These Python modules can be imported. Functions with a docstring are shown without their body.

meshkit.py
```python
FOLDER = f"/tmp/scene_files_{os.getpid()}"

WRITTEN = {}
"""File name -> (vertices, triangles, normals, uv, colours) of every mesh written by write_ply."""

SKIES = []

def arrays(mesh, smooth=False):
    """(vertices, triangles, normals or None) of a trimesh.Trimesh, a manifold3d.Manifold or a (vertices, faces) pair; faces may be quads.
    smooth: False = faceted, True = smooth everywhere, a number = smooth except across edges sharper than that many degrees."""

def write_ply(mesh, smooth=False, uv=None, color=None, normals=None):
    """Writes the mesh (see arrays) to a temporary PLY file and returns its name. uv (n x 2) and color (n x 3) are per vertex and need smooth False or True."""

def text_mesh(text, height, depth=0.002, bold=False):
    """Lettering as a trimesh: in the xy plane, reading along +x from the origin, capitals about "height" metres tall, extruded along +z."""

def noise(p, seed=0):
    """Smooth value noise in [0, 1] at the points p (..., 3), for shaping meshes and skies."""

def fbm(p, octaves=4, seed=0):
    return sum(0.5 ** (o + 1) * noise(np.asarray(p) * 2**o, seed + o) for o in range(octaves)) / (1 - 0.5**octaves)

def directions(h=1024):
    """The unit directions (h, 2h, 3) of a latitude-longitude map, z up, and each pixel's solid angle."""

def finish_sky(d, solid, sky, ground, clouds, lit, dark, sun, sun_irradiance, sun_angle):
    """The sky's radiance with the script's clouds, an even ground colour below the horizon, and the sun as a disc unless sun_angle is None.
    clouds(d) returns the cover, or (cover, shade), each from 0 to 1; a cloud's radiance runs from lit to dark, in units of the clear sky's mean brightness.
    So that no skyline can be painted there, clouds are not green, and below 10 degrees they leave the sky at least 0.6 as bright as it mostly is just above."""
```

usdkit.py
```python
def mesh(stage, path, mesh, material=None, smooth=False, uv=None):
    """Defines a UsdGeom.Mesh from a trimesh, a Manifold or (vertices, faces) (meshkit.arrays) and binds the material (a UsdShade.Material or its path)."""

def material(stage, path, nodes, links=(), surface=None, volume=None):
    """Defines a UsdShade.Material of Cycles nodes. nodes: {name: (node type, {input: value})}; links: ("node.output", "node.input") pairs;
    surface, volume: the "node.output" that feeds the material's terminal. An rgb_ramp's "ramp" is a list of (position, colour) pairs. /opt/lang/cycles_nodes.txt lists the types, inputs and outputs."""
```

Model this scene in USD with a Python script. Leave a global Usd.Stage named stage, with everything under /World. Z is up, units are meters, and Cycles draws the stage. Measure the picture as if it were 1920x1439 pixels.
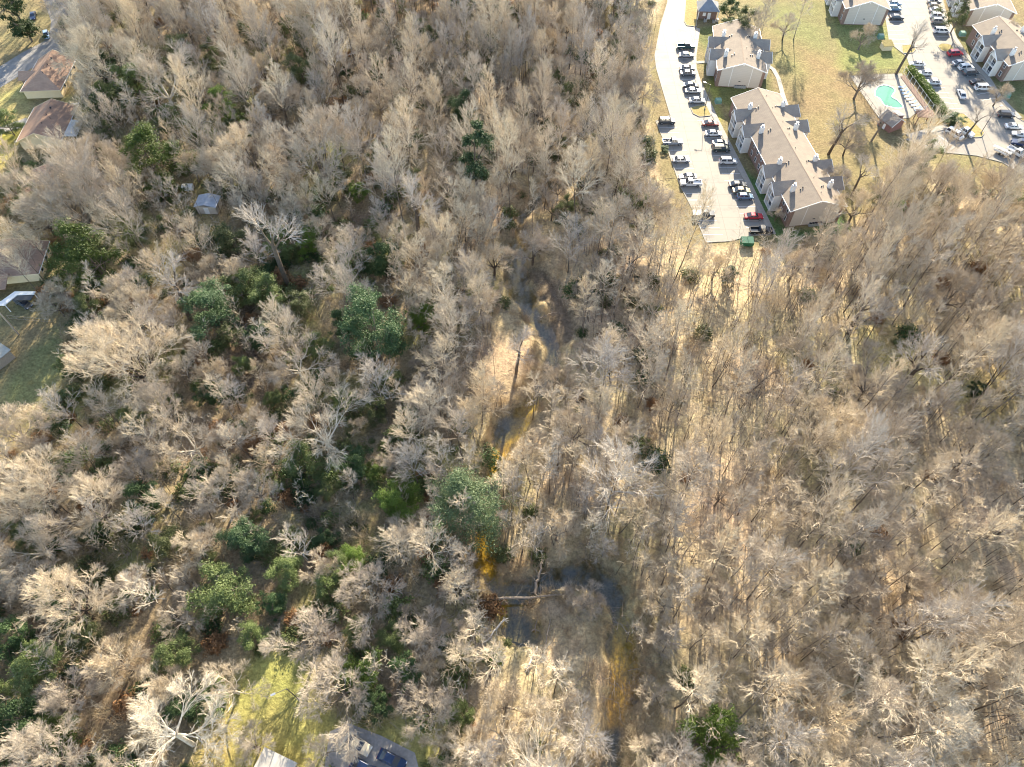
import math
import numpy as np
import trimesh
import shapely
import shapely.geometry as sg
from shapely.ops import unary_union
from pxr import Usd, UsdGeom, UsdLux, UsdShade, Gf, Sdf, Vt
import usdkit
import meshkit

stage = Usd.Stage.CreateInMemory()
UsdGeom.SetStageUpAxis(stage, UsdGeom.Tokens.z)
UsdGeom.SetStageMetersPerUnit(stage, 1.0)
world = UsdGeom.Xform.Define(stage, "/World")
stage.SetDefaultPrim(world.GetPrim())
UsdGeom.Scope.Define(stage, "/World/Looks")

# ------------------------------------------------------------------ camera, sky, sun, exposure
CAM_H, PITCH, FPX = 125.0, math.radians(55.0), 1333.0
cam = UsdGeom.Camera.Define(stage, "/World/camera")
cam.CreateHorizontalApertureAttr(36.0)
cam.CreateVerticalApertureAttr(36.0 * 767 / 1024)
cam.CreateFocalLengthAttr(36.0 * FPX / 1920)
cam.CreateClippingRangeAttr(Gf.Vec2f(1.0, 20000.0))
cam.CreateExposureAttr(1.92)
cp, sp = math.cos(PITCH), math.sin(PITCH)
cam.AddTransformOp().Set(Gf.Matrix4d(1, 0, 0, 0, 0, sp, cp, 0, 0, -cp, sp, 0, 0, 0, CAM_H, 1))

SUN_AZ, SUN_EL = math.radians(11.0), math.radians(22.0)
sun_dir = np.array([math.sin(SUN_AZ) * math.cos(SUN_EL), math.cos(SUN_AZ) * math.cos(SUN_EL), math.sin(SUN_EL)])
sun = UsdLux.DistantLight.Define(stage, "/World/sun")
sun.CreateIntensityAttr(1.25)
sun.CreateAngleAttr(0.53)
sun.CreateNormalizeAttr(True)
sun.CreateColorAttr(Gf.Vec3f(1.0, 0.88, 0.67))
_x = np.cross([0, 0, 1.0], sun_dir); _x /= np.linalg.norm(_x); _y = np.cross(sun_dir, _x)
sun.AddTransformOp().Set(Gf.Matrix4d(*_x, 0, *_y, 0, *sun_dir, 0, 0, 0, 500, 1))
sky = UsdLux.DomeLight.Define(stage, "/World/sky")
sky_mat = usdkit.material(stage, "/World/Looks/sky", {
    "t": ("sky_texture", {"sky_type": "single_scattering", "sun_disc": False, "sun_elevation": SUN_EL, "sun_rotation": SUN_AZ,
                          "altitude": 100.0, "air_density": 1.0, "aerosol_density": 1.0, "ozone_density": 1.0}),
    "b": ("background_shader", {"strength": 0.108})}, [("t.color", "b.color")], surface="b.background")
UsdShade.MaterialBindingAPI.Apply(sky.GetPrim()).Bind(sky_mat)
sky.GetPrim().SetCustomDataByKey("kind", "structure")


# ------------------------------------------------------------------ layout helpers
def G(px, py, z=0.0):
    """Ground point that the photograph shows at pixel (px, py) (1920 x 1439), at height z."""
    u, v = (px - 960) / FPX, (719.5 - py) / FPX
    t = (CAM_H - z) / (sp - v * cp)
    return np.array([u * t, (cp + v * sp) * t])


def GP(pts, z=0.0):
    return [tuple(G(x, y, z)) for x, y in pts]


def proj(X, Y, Z):
    X, Y, Z = np.asarray(X, float), np.asarray(Y, float), np.asarray(Z, float)
    d = Y * cp + (CAM_H - Z) * sp
    v = (Y * sp - (CAM_H - Z) * cp) / d
    return 960 + FPX * X / d, 719.5 - FPX * v, FPX / d


used_names = {}


def path_of(name, parent=None):
    base = (str(parent.GetPath()) if parent is not None else "/World") + "/" + name
    n = used_names.get(base, 0)
    used_names[base] = n + 1
    return base if n == 0 else f"{base}_{n:03d}"


def data(p, label=None, category=None, group=None, kind=None):
    for k, v in (("label", label), ("category", category), ("group", group), ("kind", kind)):
        if v:
            p.SetCustomDataByKey(k, v)
    return p


def obj(name, mesh, mat, parent=None, smooth=False, **kw):
    m = usdkit.mesh(stage, path_of(name, parent), mesh, mat, smooth=smooth)
    return data(m.GetPrim(), **kw)


def thing(name, loc, rot=0.0, scale=None, **kw):
    x = UsdGeom.Xform.Define(stage, path_of(name))
    x.AddTranslateOp().Set(Gf.Vec3d(*map(float, loc)))
    if rot:
        x.AddRotateZOp().Set(float(rot))
    if scale is not None:
        x.AddScaleOp().Set(Gf.Vec3f(*([float(scale)] * 3 if np.ndim(scale) == 0 else map(float, scale))))
    return data(x.GetPrim(), **kw)


def copy_of(cls, name, loc, rot=0.0, scale=None, **kw):
    p = thing(name, loc, rot, scale, **kw)
    p.GetReferences().AddInternalReference(cls.GetPath())
    p.SetInstanceable(True)
    return p


def klass(name):
    return stage.CreateClassPrim("/World/_class_" + name)


# ------------------------------------------------------------------ mesh helpers
class MB:
    def __init__(self):
        self.v, self.f, self.n = [], [], 0

    def add(self, v, f):
        v = np.asarray(v, float); f = np.asarray(f, int)
        if f.shape[1] == 4:
            f = np.vstack([f[:, [0, 1, 2]], f[:, [0, 2, 3]]])
        self.v.append(v); self.f.append(f + self.n); self.n += len(v)
        return self

    def tm(self, m):
        return self.add(m.vertices, m.faces)

    def box(self, x0, x1, y0, y1, z0, z1):
        v = [(x, y, z) for z in (z0, z1) for y in (y0, y1) for x in (x0, x1)]
        return self.add(v, [(0, 2, 3, 1), (4, 5, 7, 6), (0, 1, 5, 4), (2, 6, 7, 3), (0, 4, 6, 2), (1, 3, 7, 5)])

    def prism(self, poly, z0, z1):
        """Vertical extrusion of a polygon."""
        p = poly if isinstance(poly, sg.base.BaseGeometry) else sg.Polygon(poly)
        for g in getattr(p, "geoms", [p]):
            m = trimesh.creation.extrude_polygon(sg.polygon.orient(g), z1 - z0, engine="earcut")
            m.apply_translation((0, 0, z0)); self.tm(m)
        return self

    def ext(self, prof, a0, a1, axis=1):
        """Extrusion of a convex outline along an axis: axis 1: prof in (x, z) along y; axis 0: prof in (y, z) along x."""
        n = len(prof); v = []
        for a in (a0, a1):
            for p, q in prof:
                v.append((p, a, q) if axis == 1 else (a, p, q))
        f = [(i, (i + 1) % n, n + (i + 1) % n, n + i) for i in range(n)]
        self.add(v, f)
        tri = [(0, i + 1, i) for i in range(1, n - 1)] + [(n, n + i, n + i + 1) for i in range(1, n - 1)]
        self.f.append(np.array(tri) + self.n - 2 * n)
        return self

    def hull(self, pts):
        return self.tm(trimesh.convex.convex_hull(np.asarray(pts, float)))

    def cyl(self, p0, p1, r0, r1=None, n=8):
        r1 = r0 if r1 is None else r1
        v, f = prisms(np.array([p0], float), np.array([p1], float), np.array([r0]), np.array([r1]), n, True)
        return self.add(v, f)

    def get(self):
        return np.vstack(self.v), np.vstack(self.f)


def prisms(P0, P1, R0, R1, n, caps=False):
    """Tapered n-sided prisms from P0 to P1."""
    D = P1 - P0; L = np.linalg.norm(D, axis=1, keepdims=True); D = D / np.maximum(L, 1e-9)
    ref = np.where(np.abs(D[:, 2:3]) < 0.9, [[0, 0, 1.0]], [[1.0, 0, 0]])
    A = np.cross(D, ref); A /= np.linalg.norm(A, axis=1, keepdims=True); B = np.cross(D, A)
    an = np.arange(n) * 2 * np.pi / n
    C = np.cos(an)[None, :, None] * A[:, None] + np.sin(an)[None, :, None] * B[:, None]
    V = np.concatenate([P0[:, None] + C * R0[:, None, None], P1[:, None] + C * R1[:, None, None]], 1).reshape(-1, 3)
    i = np.arange(n); j = (i + 1) % n
    q = np.stack([i, i + n, j + n, j], 1)
    tri = np.vstack([q[:, [0, 2, 1]], q[:, [0, 3, 2]]])
    if caps:
        tri = np.vstack([tri, [(0, k, k + 1) for k in range(1, n - 1)], [(n, n + k + 1, n + k) for k in range(1, n - 1)]])
    F = (tri[None] + (np.arange(len(P0)) * 2 * n)[:, None, None]).reshape(-1, 3)
    return V, F


# ------------------------------------------------------------------ materials
def mat(name, nodes, links, surface="p.BSDF"):
    return usdkit.material(stage, "/World/Looks/" + name, nodes, links, surface=surface)


def plain(name, col, rough=0.6, var=0.12, scale=3.0, metallic=0.0, spec=0.5, coat=0.0):
    """Colour with a little uneven wear."""
    c = np.array(col, float)
    return mat(name, {"g": ("geometry", {}), "n": ("noise_texture", {"scale": scale, "detail": 5.0, "roughness": 0.6}),
                      "r": ("rgb_ramp", {"ramp": [(0.3, tuple(c * (1 - var))), (0.7, tuple(np.minimum(c * (1 + var), 1)))]}),
                      "p": ("principled_bsdf", {"roughness": rough, "metallic": metallic, "specular_ior_level": spec, "coat_weight": coat})},
               [("g.position", "n.vector"), ("n.fac", "r.fac"), ("r.color", "p.base_color")])


def bark(name, stops, rough=0.85, spec=0.25):
    """Bark: a tone for each tree, mottled."""
    return mat(name, {"o": ("object_info", {}), "r": ("rgb_ramp", {"ramp": [(i / (len(stops) - 1), s) for i, s in enumerate(stops)]}),
                      "g": ("geometry", {}), "n": ("noise_texture", {"scale": 2.2, "detail": 4.0}),
                      "m": ("map_range", {"from_min": 0.3, "from_max": 0.7, "to_min": 0.72, "to_max": 1.25}),
                      "h": ("hsv", {"saturation": 1.0}),
                      "p": ("principled_bsdf", {"roughness": rough, "specular_ior_level": spec})},
               [("o.random", "r.fac"), ("g.position", "n.vector"), ("n.fac", "m.value"), ("m.result", "h.value"), ("r.color", "h.color"), ("h.color", "p.base_color")])


def leafy(name, dark, light, rough=0.4, trans=0.25, spec=0.5):
    return mat(name, {"o": ("object_info", {}), "g": ("geometry", {}),
                      "r": ("rgb_ramp", {"ramp": [(0.0, dark), (1.0, light)]}),
                      "m": ("map_range", {"from_min": 0.0, "from_max": 1.0, "to_min": 0.75, "to_max": 1.25}),
                      "h": ("hsv", {}),
                      "p": ("principled_bsdf", {"roughness": rough, "specular_ior_level": spec}),
                      "t": ("translucent_bsdf", {}), "x": ("mix_closure", {"fac": trans})},
               [("g.random_per_island", "r.fac"), ("o.random", "m.value"), ("m.result", "h.value"), ("r.color", "h.color"),
                ("h.color", "p.base_color"), ("h.color", "t.color"), ("p.BSDF", "x.closure1"), ("t.BSDF", "x.closure2")], surface="x.closure")


M = {}
M["trunk"] = bark("trunk_bark", [(0.085, 0.062, 0.045), (0.14, 0.11, 0.08), (0.19, 0.155, 0.12)])
M["twig"] = bark("twig_bark", [(0.40, 0.335, 0.255), (0.55, 0.46, 0.33), (0.46, 0.395, 0.315), (0.33, 0.275, 0.215), (0.59, 0.50, 0.375), (0.52, 0.42, 0.285), (0.43, 0.365, 0.28)])
M["pale"] = bark("pale_bark", [(0.52, 0.45, 0.345), (0.60, 0.53, 0.42)])
M["grey"] = bark("grey_bark", [(0.38, 0.335, 0.285), (0.45, 0.395, 0.335)])
M["brush"] = bark("brush_stems", [(0.33, 0.25, 0.16), (0.44, 0.36, 0.23), (0.37, 0.27, 0.17), (0.46, 0.40, 0.25)])
M["dryleaf"] = leafy("dry_leaves", (0.28, 0.16, 0.08), (0.45, 0.30, 0.15), 0.7, 0.35, 0.2)
M["magnolia"] = leafy("magnolia_leaves", (0.065, 0.11, 0.045), (0.38, 0.39, 0.20), 0.5, 0.25, 0.25)
M["silver"] = leafy("silver_green_leaves", (0.10, 0.14, 0.065), (0.40, 0.42, 0.25), 0.5, 0.25, 0.25)
M["privet"] = leafy("privet_leaves", (0.14, 0.18, 0.06), (0.42, 0.44, 0.20), 0.5, 0.3, 0.3)
M["cedar"] = leafy("cedar_leaves", (0.07, 0.10, 0.02), (0.20, 0.21, 0.05), 0.55, 0.3, 0.3)
M["bright"] = leafy("bright_leaves", (0.12, 0.18, 0.03), (0.32, 0.36, 0.07), 0.5, 0.35, 0.3)
M["olive"] = leafy("olive_leaves", (0.11, 0.13, 0.045), (0.28, 0.28, 0.11), 0.5, 0.25, 0.3)
M["deep"] = leafy("deep_green_leaves", (0.06, 0.10, 0.035), (0.22, 0.25, 0.10), 0.55, 0.25, 0.25)

M["concrete"] = mat("concrete_paving", {
    "g": ("geometry", {}), "n": ("noise_texture", {"scale": 0.25, "detail": 7.0, "roughness": 0.65}),
    "b": ("brick_texture", {"offset": 0.0, "scale": 0.2, "brick_width": 0.9, "row_height": 0.9, "mortar_size": 0.008, "color1": (0.265, 0.240, 0.207), "color2": (0.248, 0.225, 0.195), "mortar": (0.155, 0.14, 0.122)}),
    "r": ("rgb_ramp", {"ramp": [(0.26, (0.62, 0.62, 0.64)), (0.46, (0.98, 0.98, 0.98)), (0.75, (1.12, 1.1, 1.06))]}),
    "m": ("mix_color", {"blend_type": "multiply", "fac": 1.0, "use_clamp": False}),
    "p": ("principled_bsdf", {"roughness": 0.75, "specular_ior_level": 0.35})},
    [("g.position", "n.vector"), ("g.position", "b.vector"), ("n.fac", "r.fac"), ("b.color", "m.a"), ("r.color", "m.b"), ("m.result", "p.base_color")])
M["walk"] = plain("sidewalk_concrete", (0.30, 0.275, 0.24), 0.8, 0.1, 1.2)
M["asphalt"] = plain("street_asphalt", (0.22, 0.21, 0.20), 0.85, 0.2, 0.6)
M["gravel"] = plain("drive_gravel", (0.30, 0.28, 0.26), 0.9, 0.18, 2.0)
M["white"] = plain("white_trim", (0.78, 0.76, 0.72), 0.55, 0.05)
M["line"] = plain("line_paint", (0.72, 0.70, 0.66), 0.7, 0.15, 6.0)
M["cream"] = plain("cream_siding", (0.70, 0.56, 0.35), 0.7, 0.06)
M["dark"] = plain("dark_fittings", (0.04, 0.04, 0.042), 0.5, 0.2)
M["metal"] = plain("galvanised_metal", (0.55, 0.55, 0.56), 0.35, 0.12, 4.0, metallic=0.7)
M["darkmetal"] = plain("dark_metal", (0.10, 0.09, 0.085), 0.45, 0.2, 4.0, metallic=0.5)
M["wood"] = plain("weathered_wood", (0.30, 0.24, 0.18), 0.8, 0.25, 5.0)
M["poolwater_floor"] = plain("pool_floor", (0.10, 0.42, 0.38), 0.6, 0.1, 1.0)
M["blue"] = plain("lounger_fabric", (0.35, 0.48, 0.62), 0.7, 0.12, 5.0)
M["greenbox"] = plain("green_painted_metal", (0.12, 0.25, 0.20), 0.5, 0.1)
M["dumpster"] = plain("dumpster_green", (0.02, 0.13, 0.07), 0.5, 0.15)
M["tin"] = plain("pale_tin_roof", (0.44, 0.41, 0.36), 0.5, 0.16, 0.8)
M["glass"] = mat("window_glass", {"p": ("principled_bsdf", {"base_color": (0.03, 0.035, 0.045), "roughness": 0.06, "specular_ior_level": 0.8})}, [])
M["tyre"] = plain("tyre_rubber", (0.025, 0.025, 0.025), 0.8, 0.1)
M["rim"] = plain("wheel_rim", (0.45, 0.45, 0.46), 0.3, 0.1, metallic=0.8)
M["lamp"] = mat("lamp_lens", {"p": ("principled_bsdf", {"base_color": (0.75, 0.76, 0.78), "roughness": 0.12})}, [])
M["redlamp"] = mat("tail_lens", {"p": ("principled_bsdf", {"base_color": (0.35, 0.02, 0.02), "roughness": 0.15})}, [])


def shingle(name, c, c2, mortar):
    return mat(name, {"t": ("texture_coordinate", {}), "b": ("brick_texture", {"scale": 1.0, "brick_width": 0.9, "row_height": 0.28, "mortar_size": 0.02, "color1": c, "color2": c2, "mortar": mortar}),
                      "g": ("geometry", {}), "n": ("noise_texture", {"scale": 0.5, "detail": 6.0, "roughness": 0.6}),
                      "r": ("rgb_ramp", {"ramp": [(0.3, (0.86, 0.86, 0.88)), (0.65, (1.05, 1.05, 1.04))]}),
                      "m": ("mix_color", {"blend_type": "multiply", "fac": 1.0, "use_clamp": False}),
                      "bp": ("bump", {"strength": 0.35, "distance": 0.02}),
                      "p": ("principled_bsdf", {"roughness": 0.85, "specular_ior_level": 0.3})},
               [("t.object", "b.vector"), ("g.position", "n.vector"), ("n.fac", "r.fac"), ("b.color", "m.a"), ("r.color", "m.b"),
                ("m.result", "p.base_color"), ("b.fac", "bp.height"), ("bp.normal", "p.normal")])


M["roof"] = shingle("tan_shingles", (0.265, 0.218, 0.172), (0.242, 0.198, 0.157), (0.185, 0.152, 0.122))
M["roofbrown"] = shingle("brown_shingles", (0.35, 0.225, 0.155), (0.30, 0.19, 0.13), (0.22, 0.14, 0.10))
M["roofgrey"] = shingle("grey_shingles", (0.25, 0.26, 0.28), (0.22, 0.23, 0.25), (0.15, 0.16, 0.17))


def wallmat(name, c1, c2, mortar, bw, rh, ms):
    return mat(name, {"g": ("geometry", {}), "s": ("separate_xyz", {}), "a": ("math", {"math_type": "add"}), "c": ("combine_xyz", {}),
                      "b": ("brick_texture", {"scale": 1.0, "brick_width": bw, "row_height": rh, "mortar_size": ms, "color1": c1, "color2": c2, "mortar": mortar}),
                      "bp": ("bump", {"strength": 0.5, "distance": 0.02, "invert": True}),
                      "p": ("principled_bsdf", {"roughness": 0.8, "specular_ior_level": 0.3})},
               [("g.position", "s.vector"), ("s.x", "a.value1"), ("s.y", "a.value2"), ("a.value", "c.x"), ("s.z", "c.y"), ("c.vector", "b.vector"),
                ("b.color", "p.base_color"), ("b.fac", "bp.height"), ("bp.normal", "p.normal")])


M["brick"] = wallmat("brown_brick", (0.24, 0.13, 0.09), (0.19, 0.10, 0.075), (0.30, 0.26, 0.22), 0.22, 0.075, 0.01)
M["siding"] = wallmat("beige_clapboard", (0.56, 0.50, 0.42), (0.55, 0.49, 0.41), (0.38, 0.33, 0.28), 8.0, 0.2, 0.012)
M["whitesiding"] = wallmat("white_clapboard", (0.74, 0.71, 0.65), (0.73, 0.70, 0.64), (0.5, 0.47, 0.42), 8.0, 0.2, 0.012)

# ground: zone colours (what covers the ground, some sunlight and shade painted in) broken up by litter, tufts and bare soil
M["ground"] = mat("ground_cover", {
    "c": ("attribute", {"attribute": "zone"}), "g": ("geometry", {}),
    "n1": ("noise_texture", {"scale": 0.35, "detail": 8.0, "roughness": 0.7}),
    "n2": ("noise_texture", {"scale": 1.5, "detail": 6.0, "roughness": 0.8}),
    "n3": ("noise_texture", {"scale": 0.06, "detail": 4.0, "roughness": 0.6}),
    "m1": ("map_range", {"from_min": 0.3, "from_max": 0.7, "to_min": 0.72, "to_max": 1.25}),
    "m2": ("map_range", {"from_min": 0.3, "from_max": 0.7, "to_min": 0.42, "to_max": 1.55}),
    "mm": ("math", {"math_type": "multiply"}),
    "hu": ("map_range", {"from_min": 0.3, "from_max": 0.7, "to_min": 0.482, "to_max": 0.522}),
    "h": ("hsv", {}), "bp": ("bump", {"strength": 0.9, "distance": 0.25}),
    "p": ("principled_bsdf", {"roughness": 0.95, "specular_ior_level": 0.15})},
    [("g.position", "n1.vector"), ("g.position", "n2.vector"), ("g.position", "n3.vector"), ("n1.fac", "m1.value"), ("n2.fac", "m2.value"),
     ("m1.result", "mm.value1"), ("m2.result", "mm.value2"), ("mm.value", "h.value"), ("n3.fac", "hu.value"), ("hu.result", "h.hue"),
     ("c.color", "h.color"), ("h.color", "p.base_color"), ("n2.fac", "bp.height"), ("bp.normal", "p.normal")])
M["water"] = mat("creek_water", {
    "g": ("geometry", {}), "n": ("noise_texture", {"scale": 1.3, "detail": 3.0}), "b": ("bump", {"strength": 0.06, "distance": 0.05}),
    "t": ("transparent_bsdf", {"color": (0.90, 0.84, 0.66)}), "s": ("glossy_bsdf", {"color": (1, 1, 1), "roughness": 0.04}),
    "x": ("mix_closure", {"fac": 0.055})},
    [("g.position", "n.vector"), ("n.fac", "b.height"), ("b.normal", "s.normal"), ("t.BSDF", "x.closure1"), ("s.BSDF", "x.closure2")], surface="x.closure")
M["poolwater"] = mat("pool_water", {
    "t": ("transparent_bsdf", {"color": (0.70, 0.93, 0.90)}), "s": ("glossy_bsdf", {"roughness": 0.02}), "x": ("mix_closure", {"fac": 0.04})},
    [("t.BSDF", "x.closure1"), ("s.BSDF", "x.closure2")], surface="x.closure")

# ------------------------------------------------------------------ terrain
CREEK_PX = [(1150, -40, 2.4), (1140, 40, 2.6), (1122, 130, 3.0), (1117, 170, 4.0), (1105, 222, 4.0), (1085, 270, 2.6), (1055, 325, 2.4), (1010, 372, 2.4),
            (984, 405, 2.4), (974, 450, 2.6), (967, 500, 2.4), (974, 545, 3.4), (996, 585, 2.4), (1022, 628, 2.2), (1034, 668, 2.6), (1028, 712, 2.4), (1005, 750, 2.4),
            (968, 790, 3.2), (940, 826, 2.8), (928, 868, 1.6), (922, 930, 1.7), (905, 1000, 2.3), (912, 1050, 2.0), (930, 1095, 2.2), (965, 1120, 2.8),
            (1010, 1100, 2.4), (1055, 1085, 2.6), (1100, 1080, 2.8), (1140, 1100, 2.4), (1158, 1150, 2.2), (1166, 1200, 2.6), (1174, 1245, 2.9), (1168, 1290, 2.4),
            (1152, 1335, 2.2), (1150, 1385, 2.0), (1146, 1460, 2.2), (1140, 1540, 2.2)]
POOL_PX = [(948, 1112, 3.0), (955, 1150, 3.2), (978, 1185, 2.6), (1000, 1190, 1.8)]
DITCH_PX = [(1225, 1445, 2.0), (1270, 1408, 2.4), (1330, 1400, 2.6), (1400, 1408, 2.0)]
SCOUR_PX = [(1006, 515, 3.4), (1030, 555, 3.8), (1050, 590, 3.4), (1052, 632, 4.2)]
CUT_PX = [(1060, 1228, 1.2), (1095, 1215, 1.5), (1130, 1190, 1.2)]
GULLY_PX = [(455, 560, 2.0), (480, 700, 3.2), (500, 790, 2.6), (515, 900, 2.2), (600, 985, 2.2), (640, 1030, 1.6)]
WATER_Z = -2.2


def world_line(pp, z):
    return np.array([[*G(x, y, z), w * (0.64 if y > 470 else 0.4)] for x, y, w in pp])


def smooth_line(L, n=6):
    t = np.arange(len(L)); k = np.linspace(0, len(L) - 1, (len(L) - 1) * n + 1)
    from scipy.interpolate import PchipInterpolator
    return PchipInterpolator(t, L)(k)


CREEK = smooth_line(world_line(CREEK_PX, WATER_Z)); POOL = smooth_line(world_line(POOL_PX, WATER_Z))
DITCH = smooth_line(world_line(DITCH_PX, -1.2)); SCOUR = smooth_line(world_line(SCOUR_PX, -1.8)); CUT = smooth_line(world_line(CUT_PX, -1)); GULLY = smooth_line(world_line(GULLY_PX, -1))


def line_dist(X, Y, L):
    """Distance minus half width to a wandering line."""
    from scipy.spatial import cKDTree
    d = np.linalg.norm(np.diff(L[:, :2], axis=0), axis=1)
    s = np.concatenate([[0], np.cumsum(d)])
    k = np.arange(0, s[-1], 0.35)
    P = np.stack([np.interp(k, s, L[:, i]) for i in range(3)], 1)
    dd, ii = cKDTree(P[:, :2]).query(np.stack([X.ravel(), Y.ravel()], 1))
    return (dd - P[ii, 2]).reshape(X.shape)


def sstep(x, a, b):
    t = np.clip((x - a) / (b - a), 0, 1)
    return t * t * (3 - 2 * t)


DEV = sg.Polygon(GP([(1262, -60), (1215, 60), (1208, 200), (1222, 240), (1232, 320), (1262, 420), (1288, 456), (1420, 463), (1480, 455), (1600, 430), (1650, 360), (1690, 300), (1925, 380), (2100, 380), (2100, -60)]))
YARD = sg.Polygon(GP([(-200, -40), (100, -40), (110, 80), (150, 100), (165, 260), (150, 370), (90, 460), (110, 560), (125, 640), (130, 720), (60, 830), (-200, 830)]))
LAWN = sg.Polygon(GP([(470, 1235), (520, 1215), (575, 1222), (590, 1300), (640, 1340), (810, 1355), (840, 1500), (330, 1500), (370, 1390)]))
shapely.prepare(DEV); shapely.prepare(YARD); shapely.prepare(LAWN)


def sdf(poly, X, Y):
    p = shapely.points(X.ravel(), Y.ravel())
    d = shapely.distance(poly.boundary, p)
    return np.where(shapely.contains(poly, p), -d, d).reshape(X.shape)


def height(X, Y, full=False):
    X, Y = np.asarray(X, float), np.asarray(Y, float)
    jit = 3.4 * (meshkit.fbm(np.stack([X * 0.28, Y * 0.28, 0 * X], -1), 4, 5) - 0.5)
    dc = np.minimum(line_dist(X, Y, CREEK), line_dist(X, Y, POOL)) + jit
    dd, ds, dk, dg = line_dist(X, Y, DITCH) + jit, line_dist(X, Y, SCOUR) + jit, line_dist(X, Y, CUT) + jit, line_dist(X, Y, GULLY) + jit
    dev = np.minimum(np.minimum(sdf(DEV, X, Y), sdf(YARD, X, Y)), sdf(LAWN, X, Y))
    wood = sstep(dev, 0, 14)
    bump = (meshkit.fbm(np.stack([X * 0.07, Y * 0.07, 0 * X], -1), 4, 2) - 0.5) * 1.6 * wood
    carve = -2.9 * (1 - sstep(dc, -0.9, 2.4)) - 0.5 * (1 - sstep(dc, 0, 9))
    carve = np.minimum(carve, -1.5 * (1 - sstep(dd, -0.8, 1.8)))
    carve = np.minimum(carve, -1.6 * (1 - sstep(ds, -0.4, 1.3)))
    carve = np.minimum(carve, -0.9 * (1 - sstep(dk, -0.4, 1.0)))
    carve = np.minimum(carve, -1.3 * (1 - sstep(dg, -0.6, 2.2)))
    h = bump * (1 - 0.8 * (1 - sstep(dc, 0, 4))) + carve
    return (h, dc, dd, ds, dk, dg) if full else h


def axis_coords(lo, hi, step, far):
    a = np.arange(lo, hi + step / 2, step)
    out, d = [], step
    x = hi
    while x < far:
        d *= 1.5; x += d; out.append(x)
    x, d, pre = lo, step, []
    while x > -far:
        d *= 1.5; x -= d; pre.append(x)
    return np.concatenate([pre[::-1], a, out])


gx, gy = axis_coords(-215, 215, 0.9, 6000), axis_coords(5, 300, 0.9, 6000)
GX, GY = np.meshgrid(gx, gy)
GZ, DC, DD, DS, DK, DG = height(GX, GY, True)
jx = 3.5 * (meshkit.fbm(np.stack([GX * 0.12, GY * 0.12, 0 * GX + 3], -1), 4, 7) - 0.5)


def col(*c):
    return np.array(c, float)


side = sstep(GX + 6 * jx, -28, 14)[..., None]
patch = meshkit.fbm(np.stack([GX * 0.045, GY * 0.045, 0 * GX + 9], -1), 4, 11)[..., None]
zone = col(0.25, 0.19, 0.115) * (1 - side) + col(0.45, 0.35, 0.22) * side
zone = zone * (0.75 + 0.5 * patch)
green = meshkit.fbm(np.stack([GX * 0.06, GY * 0.06, 0 * GX + 5], -1), 4, 21)[..., None]
zone = zone + (col(0.16, 0.17, 0.05) - zone) * (sstep(green, 0.52, 0.72) * (0.75 - 0.45 * side))


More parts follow.
